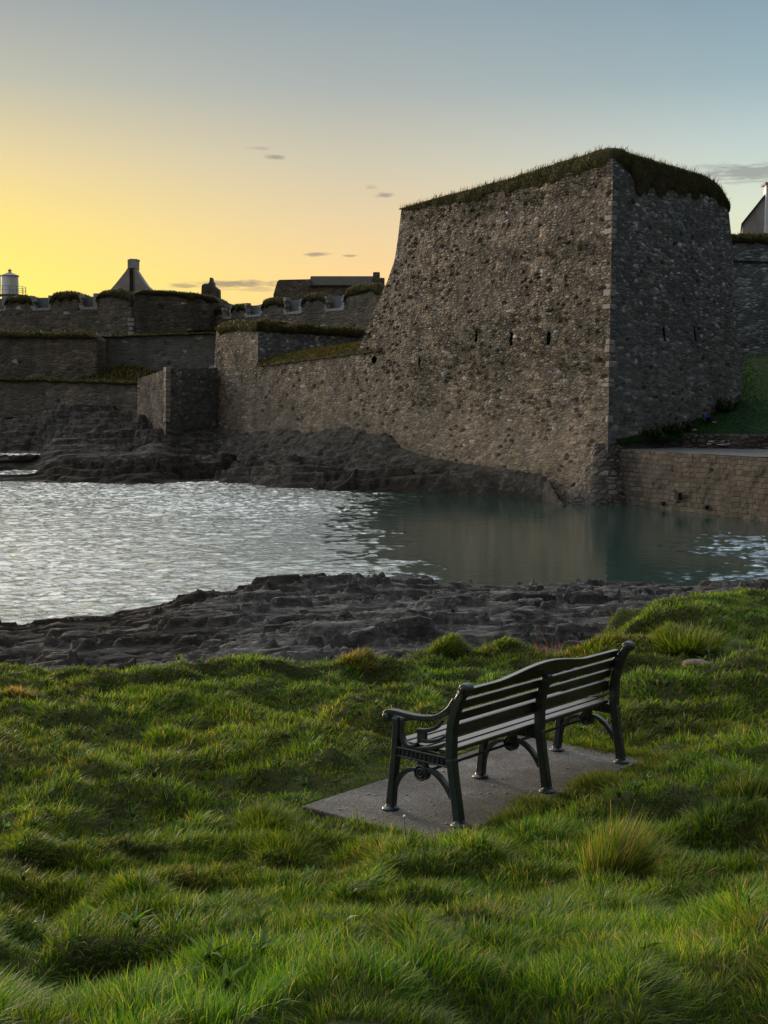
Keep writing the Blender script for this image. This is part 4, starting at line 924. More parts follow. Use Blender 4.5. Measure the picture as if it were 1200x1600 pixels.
# broken chimney stub
Y = 184; k = mpp(Y); c = P(327, 459, Y); zb = c[2] - 3
g = thing('ruined_chimney', 'small broken chimney stub with a jagged point, on the turfed rampart skyline', 'ruin', at(c, zb))
MB().prism([at(px(313, 459), zb), at(px(342, 459), zb), px(341, 452), px(337, 449), px(333, 446), px(332.5, 441), px(330.5, 439), px(329.5, 433), px(327.5, 434), px(327, 440), px(325, 443), px(319, 443), px(315, 445.5), px(314.5, 449)], (.2, 1.4, 0)).build('masonry', M['rubble_far'], g, bevel=.06)

# long roofed block
Y = 190; k = mpp(Y); c = P(510, 460, Y); zb = c[2] - 4
g = thing('barrack_block', 'long low dark roofed building on the skyline, with a stepped end and a square chimney', 'building', at(c, zb))
dp = 9.0
def gabled(x0, x1, ye, yr, y_base):       # eaves and ridge read off the photo
    e0, e1 = px(x0, ye), px(x1, ye); r0, r1 = px(x0, yr) + V3(0, dp / 2, 0), px(x1, yr) + V3(0, dp / 2, 0); r0[2] = r1[2] = px(x0, yr)[2] * 1.0
    return e0, e1, r0, r1
e0, e1, r0, r1 = gabled(485, 580, 447, 429.5, 460)
MB().prism([at(e0, zb), e0, r0, e0 + V3(0, dp, 0), at(e0 + V3(0, dp, 0), zb)], (e1 - e0) * V3(1, 0, 0)).build('walls', M['rubble_far'], g)
rf = MB()
for s0, s1, t0, t1 in ((e0, e1, r0, r1), (e0 + V3(0, dp, 0), e1 + V3(0, dp, 0), r0, r1)):
    ext = V3(0, -.3 if s0[1] < r0[1] else .3, -.15)
    rf.prism([s0 + ext + V3(-.2, 0, .06), s1 + ext + V3(.2, 0, .06), t1 + V3(.2, 0, .06), t0 + V3(-.2, 0, .06)], (0, 0, .22))
rf.build('roof', M['roof'], g)
ew = MB().prism([at(px(426, 465), zb), px(427, 460), px(433, 440), px(436, 437), px(486, 436), at(px(486, 460), zb)], (0, 7, 0)); ew.build('end_block', M['rubble_far'], g, bevel=.08)
MB().prism([px(580, 452), px(601, 452), px(601, 434), px(593.5, 434), px(593.5, 425), px(583, 425), px(582.5, 433), px(580, 434)], (0, 1.6, 0)).build('chimney', M['rubble_far'], g, bevel=.06)

# ------------------------------------------------------------------ right of the bastion
cw0, cw1, cw2 = P(1120, 372, 100), P(1205, 374, 98), P(1420, 380, 93)
cb = [at(cw0, 6), at(cw1, 6), at(cw2, 6)]
wall_run('curtain_wall', 'dark turf topped curtain wall behind the right side of the bastion, above the lawn', [cw0, cw1, cw2], cb, M['rubble_shaded'], .2, (.5, 6, 0), cap=6, seed=600, capn=3500, caph=.35, hang=.35)
o = bpy.context.scene.objects
mc = MB(); q0 = P(1120, 404, 100); q1 = P(1420, 412, 93); dd = unit(q1 - q0); mc.prism([q0 + V3(0, .2, -.12), q0 + V3(0, -.2, -.12), q0 + V3(0, -.22, .1), q0 + V3(0, .2, .16)], q1 - q0)
for ob in list(COL.objects):
    if ob.name.startswith('curtain_wall'): cwr = ob
mc.build('string_course', M['rubble_shaded'], cwr)
# house with a white chimney gable
Y = 122; k = mpp(Y); c = P(1205, 372, Y); zb = c[2] - 5
g = thing('gabled_house', 'grey house gable with a white chimney breast, above the dark curtain wall', 'house', at(c, zb))
e, rdg = px(1160, 351), px(1204, 296); R2 = at(rdg + (rdg - e) * V3(1, 0, 0), e[2])
MB().prism([at(e, zb), at(R2, zb), R2, rdg, e], (3, 12, 0)).build('walls', M['harl'], g)
rf = MB()
for a_ in (e, R2):
    s = unit(a_ - rdg); rf.prism([rdg + V3(0, -.2, .04), a_ + s * .25 + V3(0, -.2, .04), a_ + s * .25 + V3(0, -.2, .26), rdg + V3(0, -.2, .26)], (3.1, 12.4, 0))
rf.build('roof', M['roof'], g)
q = px(1192, 374); q2 = px(1216, 374)
MB().prism([at(q, zb) + V3(0, -.5, 0), at(q2, zb) + V3(0, -.5, 0), px(1216, 289) + V3(0, -.5, 0), px(1195, 289) + V3(0, -.5, 0), px(1194.3, 308) + V3(0, -.5, 0)], (.1, 1.2, 0)).build('chimney', M['white'], g, bevel=.05)
MB().box((px(1194, 290) + px(1217, 290)) / 2 + V3(0, .1, .1), (25 * k, 1.5, .22)).build('chimney_cap', M['harl'], g)

# quay: coursed wall, paved top, low parapet, lawn
Q0 = G(960, 786, 0) + V3(-.1, .6, 0); Q1 = G(1200, 816, 0); qd = unit(Q1 - Q0); Q1 = Q0 + qd * 34; qn = V3(-qd[1], qd[0], 0); qn = qn if qn[0] < 0 else -qn
zq = 2.98
qw = thing('quay_wall', 'quay wall of squared stone courses at the water, beside the bastion corner', 'quay', Q0)
qs0, qs1 = at(Q0, zq) - qn * .35, at(Q1, zq - .15) - qn * .35
cq = [(G(1061, 782, 0) * 0 + Q0 + qd * np.linalg.norm((P(1061, 782, 69.5) - Q0)[:2]) + V3(0, 0, .45), .17, .2, 0)]
me, fl = stone_face([at(Q0, -1.5) + qn * .15, at(Q1, -1.5) + qn * .15], [qs0, qs1], [at(Q0, -1.5) + qn * .15, qs0], [at(Q1, -1.5) + qn * .15, qs1], .09, .06, (.52, .26), .006, seed=640, hole_d=.12, fade=.12, relief=.06)
link('wall_face', me, M['quay'], qw)
for pxx, zz_ in ((1061, .75), (1037, .28), (1105, .35)):
    u = (pxx - 600) / F; s = (u * Q0[1] - Q0[0]) / (qd[0] - u * qd[1])
    MB().box(Q0 + qd * s + V3(0, 0, zz_) - qn * .12, (.34 if pxx == 1061 else .2, .5, .36 if pxx == 1061 else .2), np.stack([qd, qn, V3(0, 0, 1)], 1)).build('drain_hole', M['dark_void'], qw)
# paving
pv = coons([qs0, qs1], [rp(975, 700) * 1.0, P(1063, 699, 78.5), P(1200, 701, 75.5), at(Q1, zq) - qn * 12], [qs0, rp(975, 700)], [qs1, at(Q1, zq - .15) - qn * 12], 20, 60)
pv[..., 2] = zq - .02 + .04 * fbm(pv[..., 0], pv[..., 1], 0, 3, 650)
tag(link('quay_path', grid_mesh(pv, uv=False), M['path']), kind='structure')
PW = [P(1066, 699, 78.2), P(1200, 702, 75.0), P(1330, 705, 71)]
pwr = thing('low_wall', 'low rough stone parapet wall flecked with white, between the quay path and the dark lawn', 'wall', PW[0])
me, _ = stone_face([at(p, 2.6) for p in PW], [at(p, p[2] + .82) for p in PW], [at(PW[0], 2.6), at(PW[0], PW[0][2] + .8)], [at(PW[-1], 2.6), at(PW[-1], PW[-1][2] + .82)], .1, .08, (.45, .25), .03, back=(.2, .7, 0), seed=660)
link('wall_face', me, M['footing'], pwr)
fl_m = MB()
for i in range(46):
    p = P(random.gauss(1140, 14), random.uniform(688.5, 690.5) + random.choice([0, 0, 4.5]), 76.6); fl_m.box(p + V3(0, -.12, 0), (random.uniform(.1, .4), .2, random.uniform(.03, .07)))
fl_m.build('lime_flecks', M['white'], pwr)
lw0 = rp(962, 694)
lawn = coons([lw0 + V3(.2, -.1, 0), P(1063, 684, 78.6), P(1200, 681, 75.8), P(1400, 684, 70)], [rp(964, 688) , rp(1060, 668), rp(1160, 625), P(1163, 556, 98), P(1210, 552, 96.5), P(1420, 545, 91)], [lw0 + V3(.2, -.1, 0), rp(964, 688)], [P(1400, 684, 70), P(1420, 545, 91)], 40, 120)
lawn[..., 2] += .12 * fbm(lawn[..., 0] * .3, lawn[..., 1] * .3, 0, 3, 670)
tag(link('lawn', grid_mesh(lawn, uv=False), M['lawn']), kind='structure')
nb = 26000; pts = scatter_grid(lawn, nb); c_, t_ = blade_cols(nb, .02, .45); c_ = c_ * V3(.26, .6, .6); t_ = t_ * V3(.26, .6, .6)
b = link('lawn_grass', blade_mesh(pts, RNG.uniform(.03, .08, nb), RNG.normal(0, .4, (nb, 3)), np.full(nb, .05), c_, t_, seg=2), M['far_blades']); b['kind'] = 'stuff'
# weeds along the wall foot
def weeds(pxx, pyy, n, h, label):
    p = rp(pxx, pyy) + NR * .25; pts = p + RNG.normal(0, .3, (n, 3)) * V3(1, 1, 0); c_, t_ = blade_cols(n, .0, .75); c_ = c_ * V3(.4, .4, .5); t_ = t_ * V3(.4, .4, .5)
    tag(link('weed_clump', blade_mesh(pts, RNG.uniform(.4, 1, n) * h, RNG.normal(0, .5, (n, 3)), np.full(n, .08), c_, t_), M['far_blades']), label, 'weeds')
weeds(1124, 640, 320, .75, 'dark weed clump growing against the shaded bastion wall above the blue jacketed person')
weeds(1012, 682, 260, .5, 'dark weeds at the very foot of the shaded bastion wall near the quay path')
weeds(1040, 673, 260, .5, 'dark weeds at the wall foot beside the person in dark clothes')
#@@NEAR@@

# ------------------------------------------------------------------ bench on its slab
ROT = math.atan2(EX[1], EX[0])
slab = thing('concrete_slab', 'rough grey concrete slab let into the grass under the iron park bench', 'slab', BO, rotz=ROT)
ms = MB()
sx0, sx1, sy0, sy1 = SL
ms.box(((sx0 + sx1) / 2, (sy0 + sy1) / 2, -.07), (sx1 - sx0, sy1 - sy0, .14))
ms.build('slab_top', M['slab'], slab, bevel=.012, world=False)
bench = thing('park_bench', 'dark timber slatted park bench with scrolled black cast iron ends on a concrete slab', 'bench', BO, rotz=ROT)
def smooth2(p, n):
    p = np.asarray(p, float)
    if len(p) < 3: return np.stack([np.interp(np.linspace(0, 1, n), [0, 1], p[:, k]) for k in range(p.shape[1])], 1)
    q = np.vstack([2 * p[0] - p[1], p, 2 * p[-1] - p[-2]]); out = []
    for t in np.linspace(0, len(p) - 1 - 1e-9, n):
        i = int(t); u = t - i; a, b, c, d = q[i:i + 4]
        out.append(.5 * (2 * b + (c - a) * u + (2 * a - 5 * b + 4 * c - d) * u * u + (3 * b - a - 3 * c + d) * u**3))
    return np.array(out)
def bar(mb, pts, x, t, n=24):
    """flat cast bar in the frame's plane: pts (d, h, width); thickness t across, centred on x"""
    p = smooth2(pts, n); d = np.gradient(p[:, :2], axis=0); d /= np.linalg.norm(d, axis=1, keepdims=True); nn = np.stack([-d[:, 1], d[:, 0]], 1)
    l = p[:, :2] + nn * p[:, 2:] / 2; r = p[:, :2] - nn * p[:, 2:] / 2; v = []
    for a, b in zip(l, r): v += [(x - t / 2, *a), (x + t / 2, *a), (x + t / 2, *b), (x - t / 2, *b)]
    f = [(0, 1, 2, 3), tuple(4 * (n - 1) + k for k in (3, 2, 1, 0))]
    for i in range(n - 1):
        for k in range(4): f.append((4 * i + k, 4 * i + (k + 1) % 4, 4 * i + 4 + (k + 1) % 4, 4 * i + 4 + k))
    return mb.add(v, f)
BL = 1.793
def end_frame(x, arm):
    m = MB()
    bar(m, [(.04, .36, .052), (.04, .47, .054), (.036, .55, .052), (.018, .63, .05), (-.012, .71, .046)] + ([(-.042, .765, .04), (-.056, .785, .03)] if arm else [(-.018, .735, .03)]), x, .05, 30)
    if arm: m.lathe([(.012, -.036), (.032, -.032), (.036, 0), (.032, .032), (.012, .036)], (x, -.062, .792), 20, 'x')
    if arm: m.lathe([(.014, -.046), (.014, .046)], (x, -.062, .792), 12, 'x')
    bar(m, [(.05, .352, .05), (.2, .352, .05), (.45, .358, .05)], x, .026, 10)
    bar(m, [(.05, .38, .014), (.46, .384, .014)], x, .046, 6); bar(m, [(.05, .329, .012), (.46, .335, .012)], x, .04, 6)
    for k in range(11): m.box((x, .09 + k * .032, .355), (.04, .012, .044))
    if arm:
        bar(m, [(.405, .5, .022), (.39, .545, .024), (.35, .562, .022), (.3, .568, .014), (.2, .572, .01), (.12, .597, .008)], x, .03, 20)
        bar(m, [(.41, .52, .02), (.405, .46, .03), (.385, .42, .03), (.35, .402, .022), (.31, .408, .02), (.285, .43, .016)], x, .03, 20)
        bar(m, [(.436, .45, .05), (.43, .5, .06), (.425, .56, .07)], x, .028, 8)
        bar(m, [(.285, .508, .02), (.23, .51, .024), (.18, .525, .022), (.135, .55, .018), (.1, .588, .012)], x, .028, 18)
        m.prism([(x - .013, .283, .515), (x - .013, .283, .43), (x - .013, .222, .455), (x - .013, .222, .52)], (.026, 0, 0))
        bar(m, [(.25, .448, .022), (.19, .455, .022), (.13, .472, .02), (.065, .51, .014)], x, .028, 14)
        bar(m, [(.4, .392, .016), (.3, .395, .02), (.2, .412, .024), (.13, .435, .02), (.065, .466, .014)], x, .028, 14)
    fr = m.build('end_frame' if arm else 'middle_frame', M['iron'], bench, bevel=.004, world=False)
    # legs, braces, feet, arm
    bar(MB(), [(0, 0, 0)], x, .1, 2) if False else None
    lg = MB(); bar(lg, [(-.016, .015, .056), (-.004, .1, .052), (.012, .2, .05), (.026, .29, .05), (.038, .38, .052)], x, .052, 16); lg.build('leg', M['iron'], fr, bevel=.007, world=False)
    lg = MB(); bar(lg, [(.487, .015, .052), (.475, .12, .048), (.462, .24, .046), (.45, .34, .046), (.442, .42, .046)] + ([(.436, .5, .05), (.44, .56, .05)] if arm else []), x, .05, 18); lg.build('leg', M['iron'], fr, bevel=.007, world=False)
    for d in (-.018, .489):
        MB().lathe([(.05, -.004), (.052, .008), (.046, .016), (.034, .022), (.03, .034)], (x, d, 0), 22).build('foot', M['iron'], fr, world=False, bevel=.002)
    b = MB()
    bar(b, [(.46, .118, .02), (.435, .185, .026), (.385, .24, .026), (.325, .268, .024), (.28, .272, .022)], x, .03, 20)
    bar(b, [(.225, .288, .022), (.17, .28, .026), (.115, .25, .028), (.07, .205, .026), (.035, .148, .02)], x, .03, 20)
    b.box((x, .245, .315), (.03, .06, .04))
    b.lathe([(.046, -.018), (.046, .018)], (x, .25, .262), 24, 'x')
    for r in (.042, .024):
        for s in (-1, 1):
            ring = [(x + s * .02, .25 + r * math.cos(a), .262 + r * math.sin(a)) for a in np.linspace(0, 2 * math.pi, 21)]; b.tube(ring, .006, 6)
    b.lathe([(.009, -.026), (.009, .026)], (x, .25, .262), 12, 'x')
    b.build('brace', M['iron'], fr, bevel=.004, world=False)
    if arm:
        a = MB(); bar(a, [(.5, .53, .012), (.524, .556, .02), (.508, .582, .026), (.45, .588, .028), (.37, .584, .028), (.28, .582, .028), (.2, .59, .028), (.14, .604, .03), (.09, .63, .034), (.052, .662, .03), (.03, .695, .024), (.012, .73, .016)], x, .046, 30)
        a.lathe([(.008, -.034), (.026, -.03), (.03, 0), (.026, .03), (.008, .034)], (x, .507, .55), 18, 'x')
        a.build('armrest', M['iron'], fr, bevel=.004, world=False)
    return fr
end_frame(0, True); end_frame(BL / 2, False); end_frame(BL, True)
def board(name, h0, h1, d0, d1, th, crest=False):
    n = 60 if crest else 2; xs = np.linspace(.046, BL - .014, n)
    hi = h1 + (.052 * np.clip(np.cos((xs - BL / 2) / .5 * math.pi / 2), 0, 1) ** 1.6 * (np.abs(xs - BL / 2) < .5) if crest else 0 * xs)
    v = []; f = []
    for x, h in zip(xs, hi):
        dt = d0 + (d1 - d0) * (h - h0) / (h1 - h0)
        v += [(x, d0, h0), (x, d0 + th, h0 + .003), (x, dt + th, h + .003), (x, dt, h)]
    for i in range(n - 1):
        for k in range(4): f.append((4 * i + k, 4 * i + (k + 1) % 4, 4 * i + 4 + (k + 1) % 4, 4 * i + 4 + k))
    f += [(3, 2, 1, 0), tuple(4 * (n - 1) + k for k in range(4))]
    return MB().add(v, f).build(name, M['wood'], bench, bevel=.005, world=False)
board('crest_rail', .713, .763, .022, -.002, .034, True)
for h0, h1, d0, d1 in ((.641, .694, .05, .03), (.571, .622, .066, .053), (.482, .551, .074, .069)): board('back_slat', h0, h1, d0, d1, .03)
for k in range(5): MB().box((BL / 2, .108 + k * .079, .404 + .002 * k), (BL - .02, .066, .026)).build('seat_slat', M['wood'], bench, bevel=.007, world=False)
MB().tube([(0, .25, .262), (BL, .25, .262)], .009, 8).build('tie_rod', M['iron'], bench, world=False)
bt_ = MB()
for x in (0, BL / 2, BL):
    for h, d in ((.667, .012), (.598, .035), (.52, .045), (.737, -.012)): bt_.lathe([(.009, -.004), (.007, .004)], (x, d - .03, h), 8, 'x')
# ------------------------------------------------------------------ people sitting under the wall
def person(p, face, label, top, hair):
    t = thing('person', label, 'person', p, rotz=face)
    J = {'hip': (0, 0, .13, .13), 'waist': (0, -.04, .3, .115), 'chest': (0, -.06, .47, .125), 'neck': (0, -.04, .6, .05), 'jaw': (0, .0, .69, .07), 'head': (0, -.01, .78, .09)}
    E_ = [('hip', 'waist'), ('waist', 'chest'), ('chest', 'neck'), ('neck', 'jaw'), ('jaw', 'head')]
    for s, k in ((-1, 'l'), (1, 'r')):
        J.update({k + 'sh': (s * .17, -.05, .54, .06), k + 'el': (s * .25, .12, .36, .045), k + 'wr': (s * .13, .34, .38, .03), k + 'ha': (s * .08, .4, .39, .033), k + 'th': (s * .1, .03, .13, .085), k + 'kn': (s * .13, .4, .4, .06), k + 'an': (s * .12, .56, .08, .042), k + 'to': (s * .13, .7, .03, .035)})
        E_ += [('chest', k + 'sh'), (k + 'sh', k + 'el'), (k + 'el', k + 'wr'), (k + 'wr', k + 'ha'), ('hip', k + 'th'), (k + 'th', k + 'kn'), (k + 'kn', k + 'an'), (k + 'an', k + 'to')]
    def skin(name, names, grow, mat, par, world=False):
        names = list(names); ix = {n: i for i, n in enumerate(names)}
        me = bpy.data.meshes.new('m'); me.from_pydata([J[n][:3] for n in names], [(ix[a], ix[b]) for a, b in E_ if a in ix and b in ix], [])
        o = link(name, me, mat, par, world=False); o.modifiers.new('s', 'SKIN')
        for n, sv in zip(names, me.skin_vertices[0].data): sv.radius = (J[n][3] + grow,) * 2; sv.use_root = n == names[0]
        o.modifiers.new('d', 'SUBSURF').render_levels = 2
        return o
    body = skin('body', J, 0, M['skin'], t)
    skin('jacket', ['chest', 'waist', 'hip', 'lsh', 'lel', 'lwr', 'rsh', 'rel', 'rwr'], .022, top, body)
    skin('trousers', ['hip', 'lth', 'lkn', 'lan', 'rth', 'rkn', 'ran'], .016, M['cloth_dark'], body)
    h = MB(); h.lathe([(.02, .115), (.06, .105), (.092, .07), (.105, .02), (.102, -.03), (.085, -.07)][::-1], (0, -.03, .78), 16); h.build('hair', hair, body, smooth=True, world=False)
    return t
pa = P(1100, 662, 77.6); pa = rp(1098, 657) + NR * 1.0
def lawn_z(x, y):
    d = np.hypot(lawn[..., 0] - x, lawn[..., 1] - y); i = np.unravel_index(np.argmin(d), d.shape); return lawn[i][2]
for pxx, dd_, lab, top, hr in ((1101, 1.5, 'person in a bright blue jacket sitting on the dark lawn against the bastion wall', M['cloth_blue'], M['hair_dark']), (1070, 1.1, 'person in dark clothes with pale hair sitting at the wall foot, nearer the quay path', M['cloth_dark'], M['hair'])):
    q = rp(pxx, 657) + NR * dd_; k = (pxx - 600) / F * q[1] - q[0]; q[0] += k; q[2] = lawn_z(q[0], q[1]) - .03
    person(q, math.atan2(-NR[0], NR[1]) + math.radians(-12) * 0 + math.pi * 0, lab, top, hr)

# ------------------------------------------------------------------ grass of the foreground bank
def lawn_blades(n_try, y0, y1, w0, outer=False):
    y = RNG.uniform(y0, y1, n_try); x = RNG.uniform(-1, 1, n_try) * (.33 * y + .8)
    dens = (np.minimum(1, (3.6 / y) ** .5)) * (.33 * y + .8) / (.33 * y1 + .8)
    if outer: x = RNG.choice([-1, 1], n_try) * (.33 * y + .8 + RNG.uniform(0, 3.6, n_try)); dens = dens * 0 + 1
    d = edge_y(x) - y; k = (RNG.random(n_try) < dens) & (d > -.35 - .25 * RNG.random(n_try)) & (slab_dist(x, y) > .012 - (.05 + .22 * np.clip(fbm(x * 2.2, y * 2.2, 0, 3, 705) + .15, 0, 1)) * (RNG.random(n_try) < .6))
    x, y = x[k], y[k]; n = len(x); z = ground_z(x, y)
    e = .03; gx_ = (ground_z(x + e, y) - z) / e; gy_ = (ground_z(x, y + e) - z) / e
    dc, cx, cy, cr = cells(x / .24 + .3 * vn(x * 3, y * 3, 0, 700), y / .24, 701); cx, cy = cx * .24, cy * .24
    d2, c2x, c2y, c2r = cells(x / .07, y / .07, 711); _, _, _, cr2 = cells(x / .42 + .3 * vn(x * 2, y * 2, 0, 703), y / .42, 704)
    rad = np.stack([x - cx, y - cy], -1) / .12
    big = .5 + .5 * fbm(x * .7, y * .8, 0, 3, 720); med = .5 + .5 * fbm(x * 2.4, y * 2.8, 0, 2, 724)
    h = (.032 + .062 * np.clip(med * 1.5 - .25, 0, 1) * (.3 + .9 * cr) + .03 * cr2 + .02 * big) * RNG.uniform(.5, 1.3, n)
    sd_ = slab_dist(x, y); la, lb = slab_local(x, y)
    h = h * np.where((lb > .9) & (sd_ < .6), .55, 1) * np.where((lb < 0) & (sd_ < .3), .6, 1) * (1 - .25 * sstep(9, 13, y))
    fl = vn(x * .8, y * .8, 0, 730) * 1.6
    lean = np.stack([.3 * rad[:, 0] * .8 + .13 * np.cos(fl) - .55 * gx_.clip(-1, 1), .3 * rad[:, 1] * .8 + .13 * np.sin(fl) * .7 - .55 * gy_.clip(-1, 1), -.12 + 0 * x], -1) + RNG.normal(0, .26, (n, 3)) * V3(1, 1, .3)
    lean += (c2r[:, None] - .5) * np.stack([np.cos(c2r * 40), np.sin(c2r * 40), 0 * x], -1) * .5
    dry = .055 + .13 * sstep(.52, .75, .5 + .5 * fbm(x * 1.1, y * 1.1, 0, 4, 740)) + .03 * sstep(10, 13.2, y)
    dark = np.clip(.6 * (.5 + .9 * fbm(x * .9, y * 1.2, 0, 3, 750)), 0, .8)
    c_, t_ = blade_cols(n, dry, dark)
    cb = (.62 + .5 * cr + .36 * cr2 - .25 * np.clip(dc * 1.3 - .3, 0, 1))[:, None]; c_ = c_ * cb; t_ = t_ * cb
    tint = (.5 + .5 * fbm(x * .5, y * .5, 0, 3, 760) + .35 * (cr - .5)).clip(0, 1)[:, None]
    c_ = c_ * (V3(1.1, 1.0, .85) * (1 - tint) + V3(.72, 1.06, 1.0) * tint); t_ = t_ * (V3(1.2, 1.0, .8) * (1 - tint) + V3(.75, 1.06, 1.0) * tint)
    w = w0 * (np.maximum(y, 3.6) / 3.6) ** .75 * RNG.uniform(.6, 1.35, n)
    return blade_mesh(np.stack([x, y, z - .01], -1), h, lean, w, c_, t_)
NB = 1.0
g1 = link('grass', lawn_blades(int(1250000 * NB), 3.0, 17.2, .0031), M['blades']); tag(g1, kind='stuff')
g2 = link('near_grass', lawn_blades(int(330000 * NB), 3.0, 7.2, .0028), M['blades']); tag(g2, kind='stuff')

g3 = link('side_grass', lawn_blades(int(330000 * NB), 2.6, 17.2, .0062, True), M['blades']); tag(g3, kind='stuff')
# ragged fringe creeping over the slab's edges
n = 26000; side = RNG.random(n); la = RNG.uniform(SL[0] - .1, SL[1] + .15, n); lb = RNG.normal(0, .07, n) + SL[2] - .08
m1 = side > .72; la = np.where(m1, SL[1] + .06 + RNG.normal(0, .06, n), la); lb = np.where(m1, RNG.uniform(SL[2], SL[3] + .1, n), lb)
m2 = side > .92; la = np.where(m2, SL[0] - .04 + RNG.normal(0, .04, n), la); lb = np.where(m2, RNG.uniform(SL[2], .4, n), lb)
cl = .5 + .5 * fbm(la * 3.2, lb * 3.2, 0, 3, 770); kk = (RNG.random(n) < (cl - .22) * 2.2) & ~((np.abs(lb) < .06) & ((np.abs(la) < .06) | (np.abs(la - BL / 2) < .06) | (np.abs(la - BL) < .06)))
fd = np.clip(np.minimum.reduce([np.abs(la), np.abs(la - BL / 2), np.abs(la - BL)]) / .28, .1, 1)[kk]; la, lb, cl, m1 = la[kk], lb[kk], cl[kk], m1[kk]; q = BO + EX * la[:, None] + EY * lb[:, None]; q[:, 2] = np.maximum(ground_z(q[:, 0], q[:, 1]), 2.655) - .005
c_, t_ = blade_cols(len(q), .1, .35); ln = np.where(m1[:, None], -EX * .5, EY * .45) + RNG.normal(0, .35, (len(q), 3)) * V3(1, 1, .3)
tag(link('edge_grass', blade_mesh(q, (.035 + .075 * cl * fd) * RNG.uniform(.5, 1.25, len(q)), ln, np.full(len(q), .0034), c_, t_), M['blades']), kind='stuff')

nr_ = 420; ry = RNG.uniform(3.4, 12.5, nr_); rx = RNG.uniform(-1, 1, nr_) * (.33 * ry + .8); ok_ = (slab_dist(rx, ry) > .1) & (edge_y(rx) - ry > .3); rx, ry = np.repeat(rx[ok_], 8), np.repeat(ry[ok_], 8)
an = RNG.uniform(0, 2 * np.pi, len(rx)); rt_ = np.stack([rx, ry, ground_z(rx, ry) + .015], -1); rc = np.array([.05, .1, .02]) * RNG.uniform(.7, 1.5, (len(rx), 1))
tag(link('weeds', blade_mesh(rt_, RNG.uniform(.05, .1, len(rx)), np.stack([np.cos(an), np.sin(an), 0 * an - .15], -1) * RNG.uniform(.5, 1.2, (len(rx), 1)), RNG.uniform(.012, .022, len(rx)), rc, rc * 1.3), M['blades']), kind='stuff')

def tussock(px_, py_, zg, r, h, n, dry, label, lean=(.25, -.05, -.1), dark=.2, name='grass_tussock', cat='tussock', tint=(1, 1, 1), w=.005, spread=.9, Y=None):
    p = G(px_, py_, zg) if Y is None else P(px_, py_, Y)
    if Y is None: p[2] = ground_z(p[0], p[1])
    a = RNG.uniform(0, 2 * np.pi, n); q = np.sqrt(RNG.random(n)) * r
    off = np.stack([np.cos(a) * q, np.sin(a) * q, 0 * q], -1)
    zz_ = (ground_z(p[0] + off[:, 0], p[1] + off[:, 1]) - p[2]) if Y is None else -.4 * (q / r) ** 2 * r
    root = off.copy(); root[:, 2] = zz_ - .01
    c_, t_ = blade_cols(n, dry, dark)
    ln = np.asarray(lean)[None] + off / r * spread * (.4 + .6 * q / r)[:, None] + RNG.normal(0, .2, (n, 3)) * V3(1, 1, .4)
    o = link(name, blade_mesh(root, h * RNG.uniform(.45, 1.1, n) * (1 - .35 * (q / r) ** 2), ln, np.full(n, w) * RNG.uniform(.6, 1.3, n), c_ * tint, t_ * tint), M['blades'])
    o.location = p; return tag(o, label, cat)
tussock(958, 1408, 2.86, .13, .4, 2600, .22, 'tall pale straw tipped grass tussock standing alone in the grass right of the bench', (.22, .05, 0), .1, spread=.16, w=.004)
tussock(412, 1292, 2.66, .15, .19, 1900, .01, 'rounded dark green grass tussock at the left corner of the concrete slab', (.1, -.1, -.1), .5, w=.0035)
tussock(1085, 1000, 2.85, .34, .34, 2400, .03, 'large dark green rounded tussock on the right bank near the shore', (.25, -.1, -.1), .45, w=.009)
tussock(688, 1022, 2.62, .26, .14, 1500, .08, 'brown tipped grass tussock on the bank edge above the rocks, left of the bench', (.2, -.1, -.1), .35, w=.006, tint=(.9, .85, .85))
tussock(770, 1016, 2.62, .3, .17, 1300, .08, 'low green tussock on the bank edge behind the raised middle of the bench', (.2, -.1, -.1), .3, w=.008)
tussock(550, 1040, 2.6, .22, .13, 1000, .4, 'small tussock with a pale brown dead top on the bank edge', (.2, -.1, -.1), .1, w=.008, tint=(1, .85, .8))
tussock(1020, 985, 2.8, .4, .12, 1500, .3, 'brown withered grass mound on the bank edge, left of the large dark green tussock', (.2, -.2, -.1), .2, w=.01, tint=(1.0, .72, .6))
tussock(940, 1010, 2.75, .34, .13, 1400, .15, 'tan and green grass mound on the bank edge behind the far end of the bench', (.2, -.2, -.1), .2, w=.009, tint=(1, .85, .75))
tussock(32, 1085, 2.6, .13, .14, 500, .85, 'small straw coloured tuft near the left edge of the grass bank', (.2, -.1, -.1), 0, w=.008)
tussock(1175, 1262, 2.8, .18, .22, 1000, .08, 'dark green tussock at the right edge of the grass beyond the pale tussock', (.2, -.1, -.1), .4)
tussock(450, 1330, 2.67, .2, .16, 1700, .03, 'broad green tussock just below the left corner of the slab', (.15, -.15, -.1), .4, w=.0035)
def brown(px_, py_, Y, r, h, label):
    p = P(px_, py_, Y); p[2] = near_rock(np.array([p[0]]), np.array([p[1]]))[0] + .02
    n = 900; a = RNG.uniform(0, 2 * np.pi, n); q = np.sqrt(RNG.random(n)) * r; off = np.stack([np.cos(a) * q * 1.5, np.sin(a) * q, np.zeros(n)], -1)
    c_ = V3(.16, .075, .035) * RNG.uniform(.4, 1.2, (n, 1)); o = link('dry_heather', blade_mesh(off, h * RNG.uniform(.4, 1.1, n) * (1.1 - (q / r) ** 2), off / r * .9 + RNG.normal(0, .4, (n, 3)), np.full(n, .022), c_ * .7, c_ * 1.3), M['blades'])
    o.location = p; tag(o, label, 'heather')
brown(858, 1000, 20.5, .5, .38, 'rust brown heather mound on the rock ledge behind the bench back')
brown(1010, 952, 24, .8, .4, 'wide rust brown heather mound on the shore rocks behind the right bank')
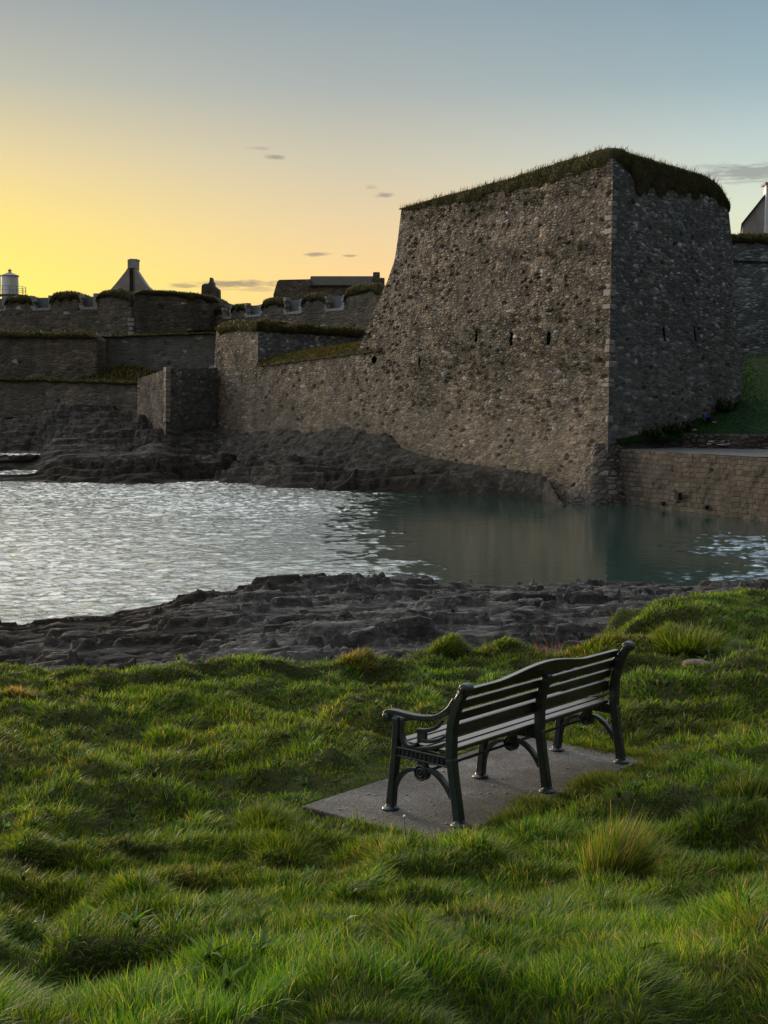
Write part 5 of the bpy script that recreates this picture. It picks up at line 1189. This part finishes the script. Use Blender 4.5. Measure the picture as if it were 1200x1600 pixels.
# stones in the turf
def stone(px_, py_, zg, dims, label, mat=None):
    p = G(px_, py_, zg); p[2] = ground_z(p[0], p[1]) + dims[2] * .15
    n = 24; th_, ph = np.meshgrid(np.linspace(0, 2 * np.pi, n * 2), np.linspace(0.001, np.pi - .001, n))
    d = np.stack([np.sin(ph) * np.cos(th_), np.sin(ph) * np.sin(th_), np.cos(ph)], -1)
    s = np.sign(d) * np.abs(d) ** .75; s = s * (1 + .16 * fbm(d[..., 0] * 1.6, d[..., 1] * 1.6, d[..., 2] * 1.6, 4, int(px_)))[..., None]
    o = link('stone', grid_mesh(s * np.asarray(dims) / 2, uv=False, flip=True), mat or M['stone_tan']); o.location = p; return tag(o, label, 'stone')
stone(1088, 1056, 2.7, (.24, .2, .1), 'tan lichened stone half sunk in the grass of the right bank')
stone(1130, 1610, 3.2, (.085, .07, .05), 'small pale brown stone in the grass at the bottom right corner')
# dandelion clock on a stem, thorn twigs
p = G(632, 1318, 2.7); p[2] = ground_z(p[0], p[1]); d_ = thing('seed_head', 'single pale flower seed head on a thin stem at the near edge of the slab', 'flower', p)
MB().tube([(0, 0, 0), (.004, 0, .08), (0, 0, .17)], .0022, 6).build('stem', M['twig'], d_, world=False)
MB().lathe([(.002, -.009), (.007, -.005), (.009, 0), (.007, .005), (.002, .009)], (0, 0, .18), 12).build('head', M['white'], d_, world=False, smooth=True)
p = G(1150, 1030, 2.9); p[2] = ground_z(p[0], p[1]); tw_ = MB()
for i in range(9):
    a0 = random.uniform(-.5, .5); q = np.array([a0, random.uniform(-.2, .2), 0.0]); path = [q]
    dr = unit((random.uniform(-.6, .8), random.uniform(-.3, .3), 1.0))
    for k in range(7): dr = unit(dr + V3(random.uniform(-.3, .45), random.uniform(-.2, .2), -.1)); q = q + dr * .09; path.append(q)
    tw_.tube(path, np.linspace(.006, .002, 8), 5)
    for k in (3, 5): tw_.tube([path[k], path[k] + V3(random.uniform(-.1, .1), random.uniform(-.06, .06), .08)], .002, 4)
o = tw_.build('bramble', M['twig']); o.location = p; tag(o, 'bare dead bramble stems arching over the grass of the right bank', 'bramble')
# grit and bits of shell on the slab
gm_ = MB()
for i in range(70):
    u_, v_ = random.uniform(SL[0] + .05, SL[1] - .05), random.uniform(SL[2] + .05, SL[3] - .05); q = BO + EX * u_ + EY * v_; s = random.uniform(.003, .011)
    gm_.lathe([(s * .5, 0), (s, s * .3), (s * .5, s * .7)], q, 6)
tag(gm_.build('gravel', M['quoin']), kind='stuff')

# repeats of a kind share a group phrase
for _cat, _grp in (('tussock', 'grass tussocks on the bank'), ('rampart', 'upper ramparts of the fort'), ('weeds', 'weed clumps along the bastion foot'), ('person', 'people sitting under the bastion'), ('heather', 'heather mounds on the shore rocks'), ('stone', 'stones in the turf')):
    for _o in COL.objects:
        if _o.get('category') == _cat and _o.parent is None: _o['group'] = _grp
for _o in COL.objects:
    if _o.name.startswith('terrace_wall') and _o.parent is None: _o['group'] = 'terrace walls of the fort'
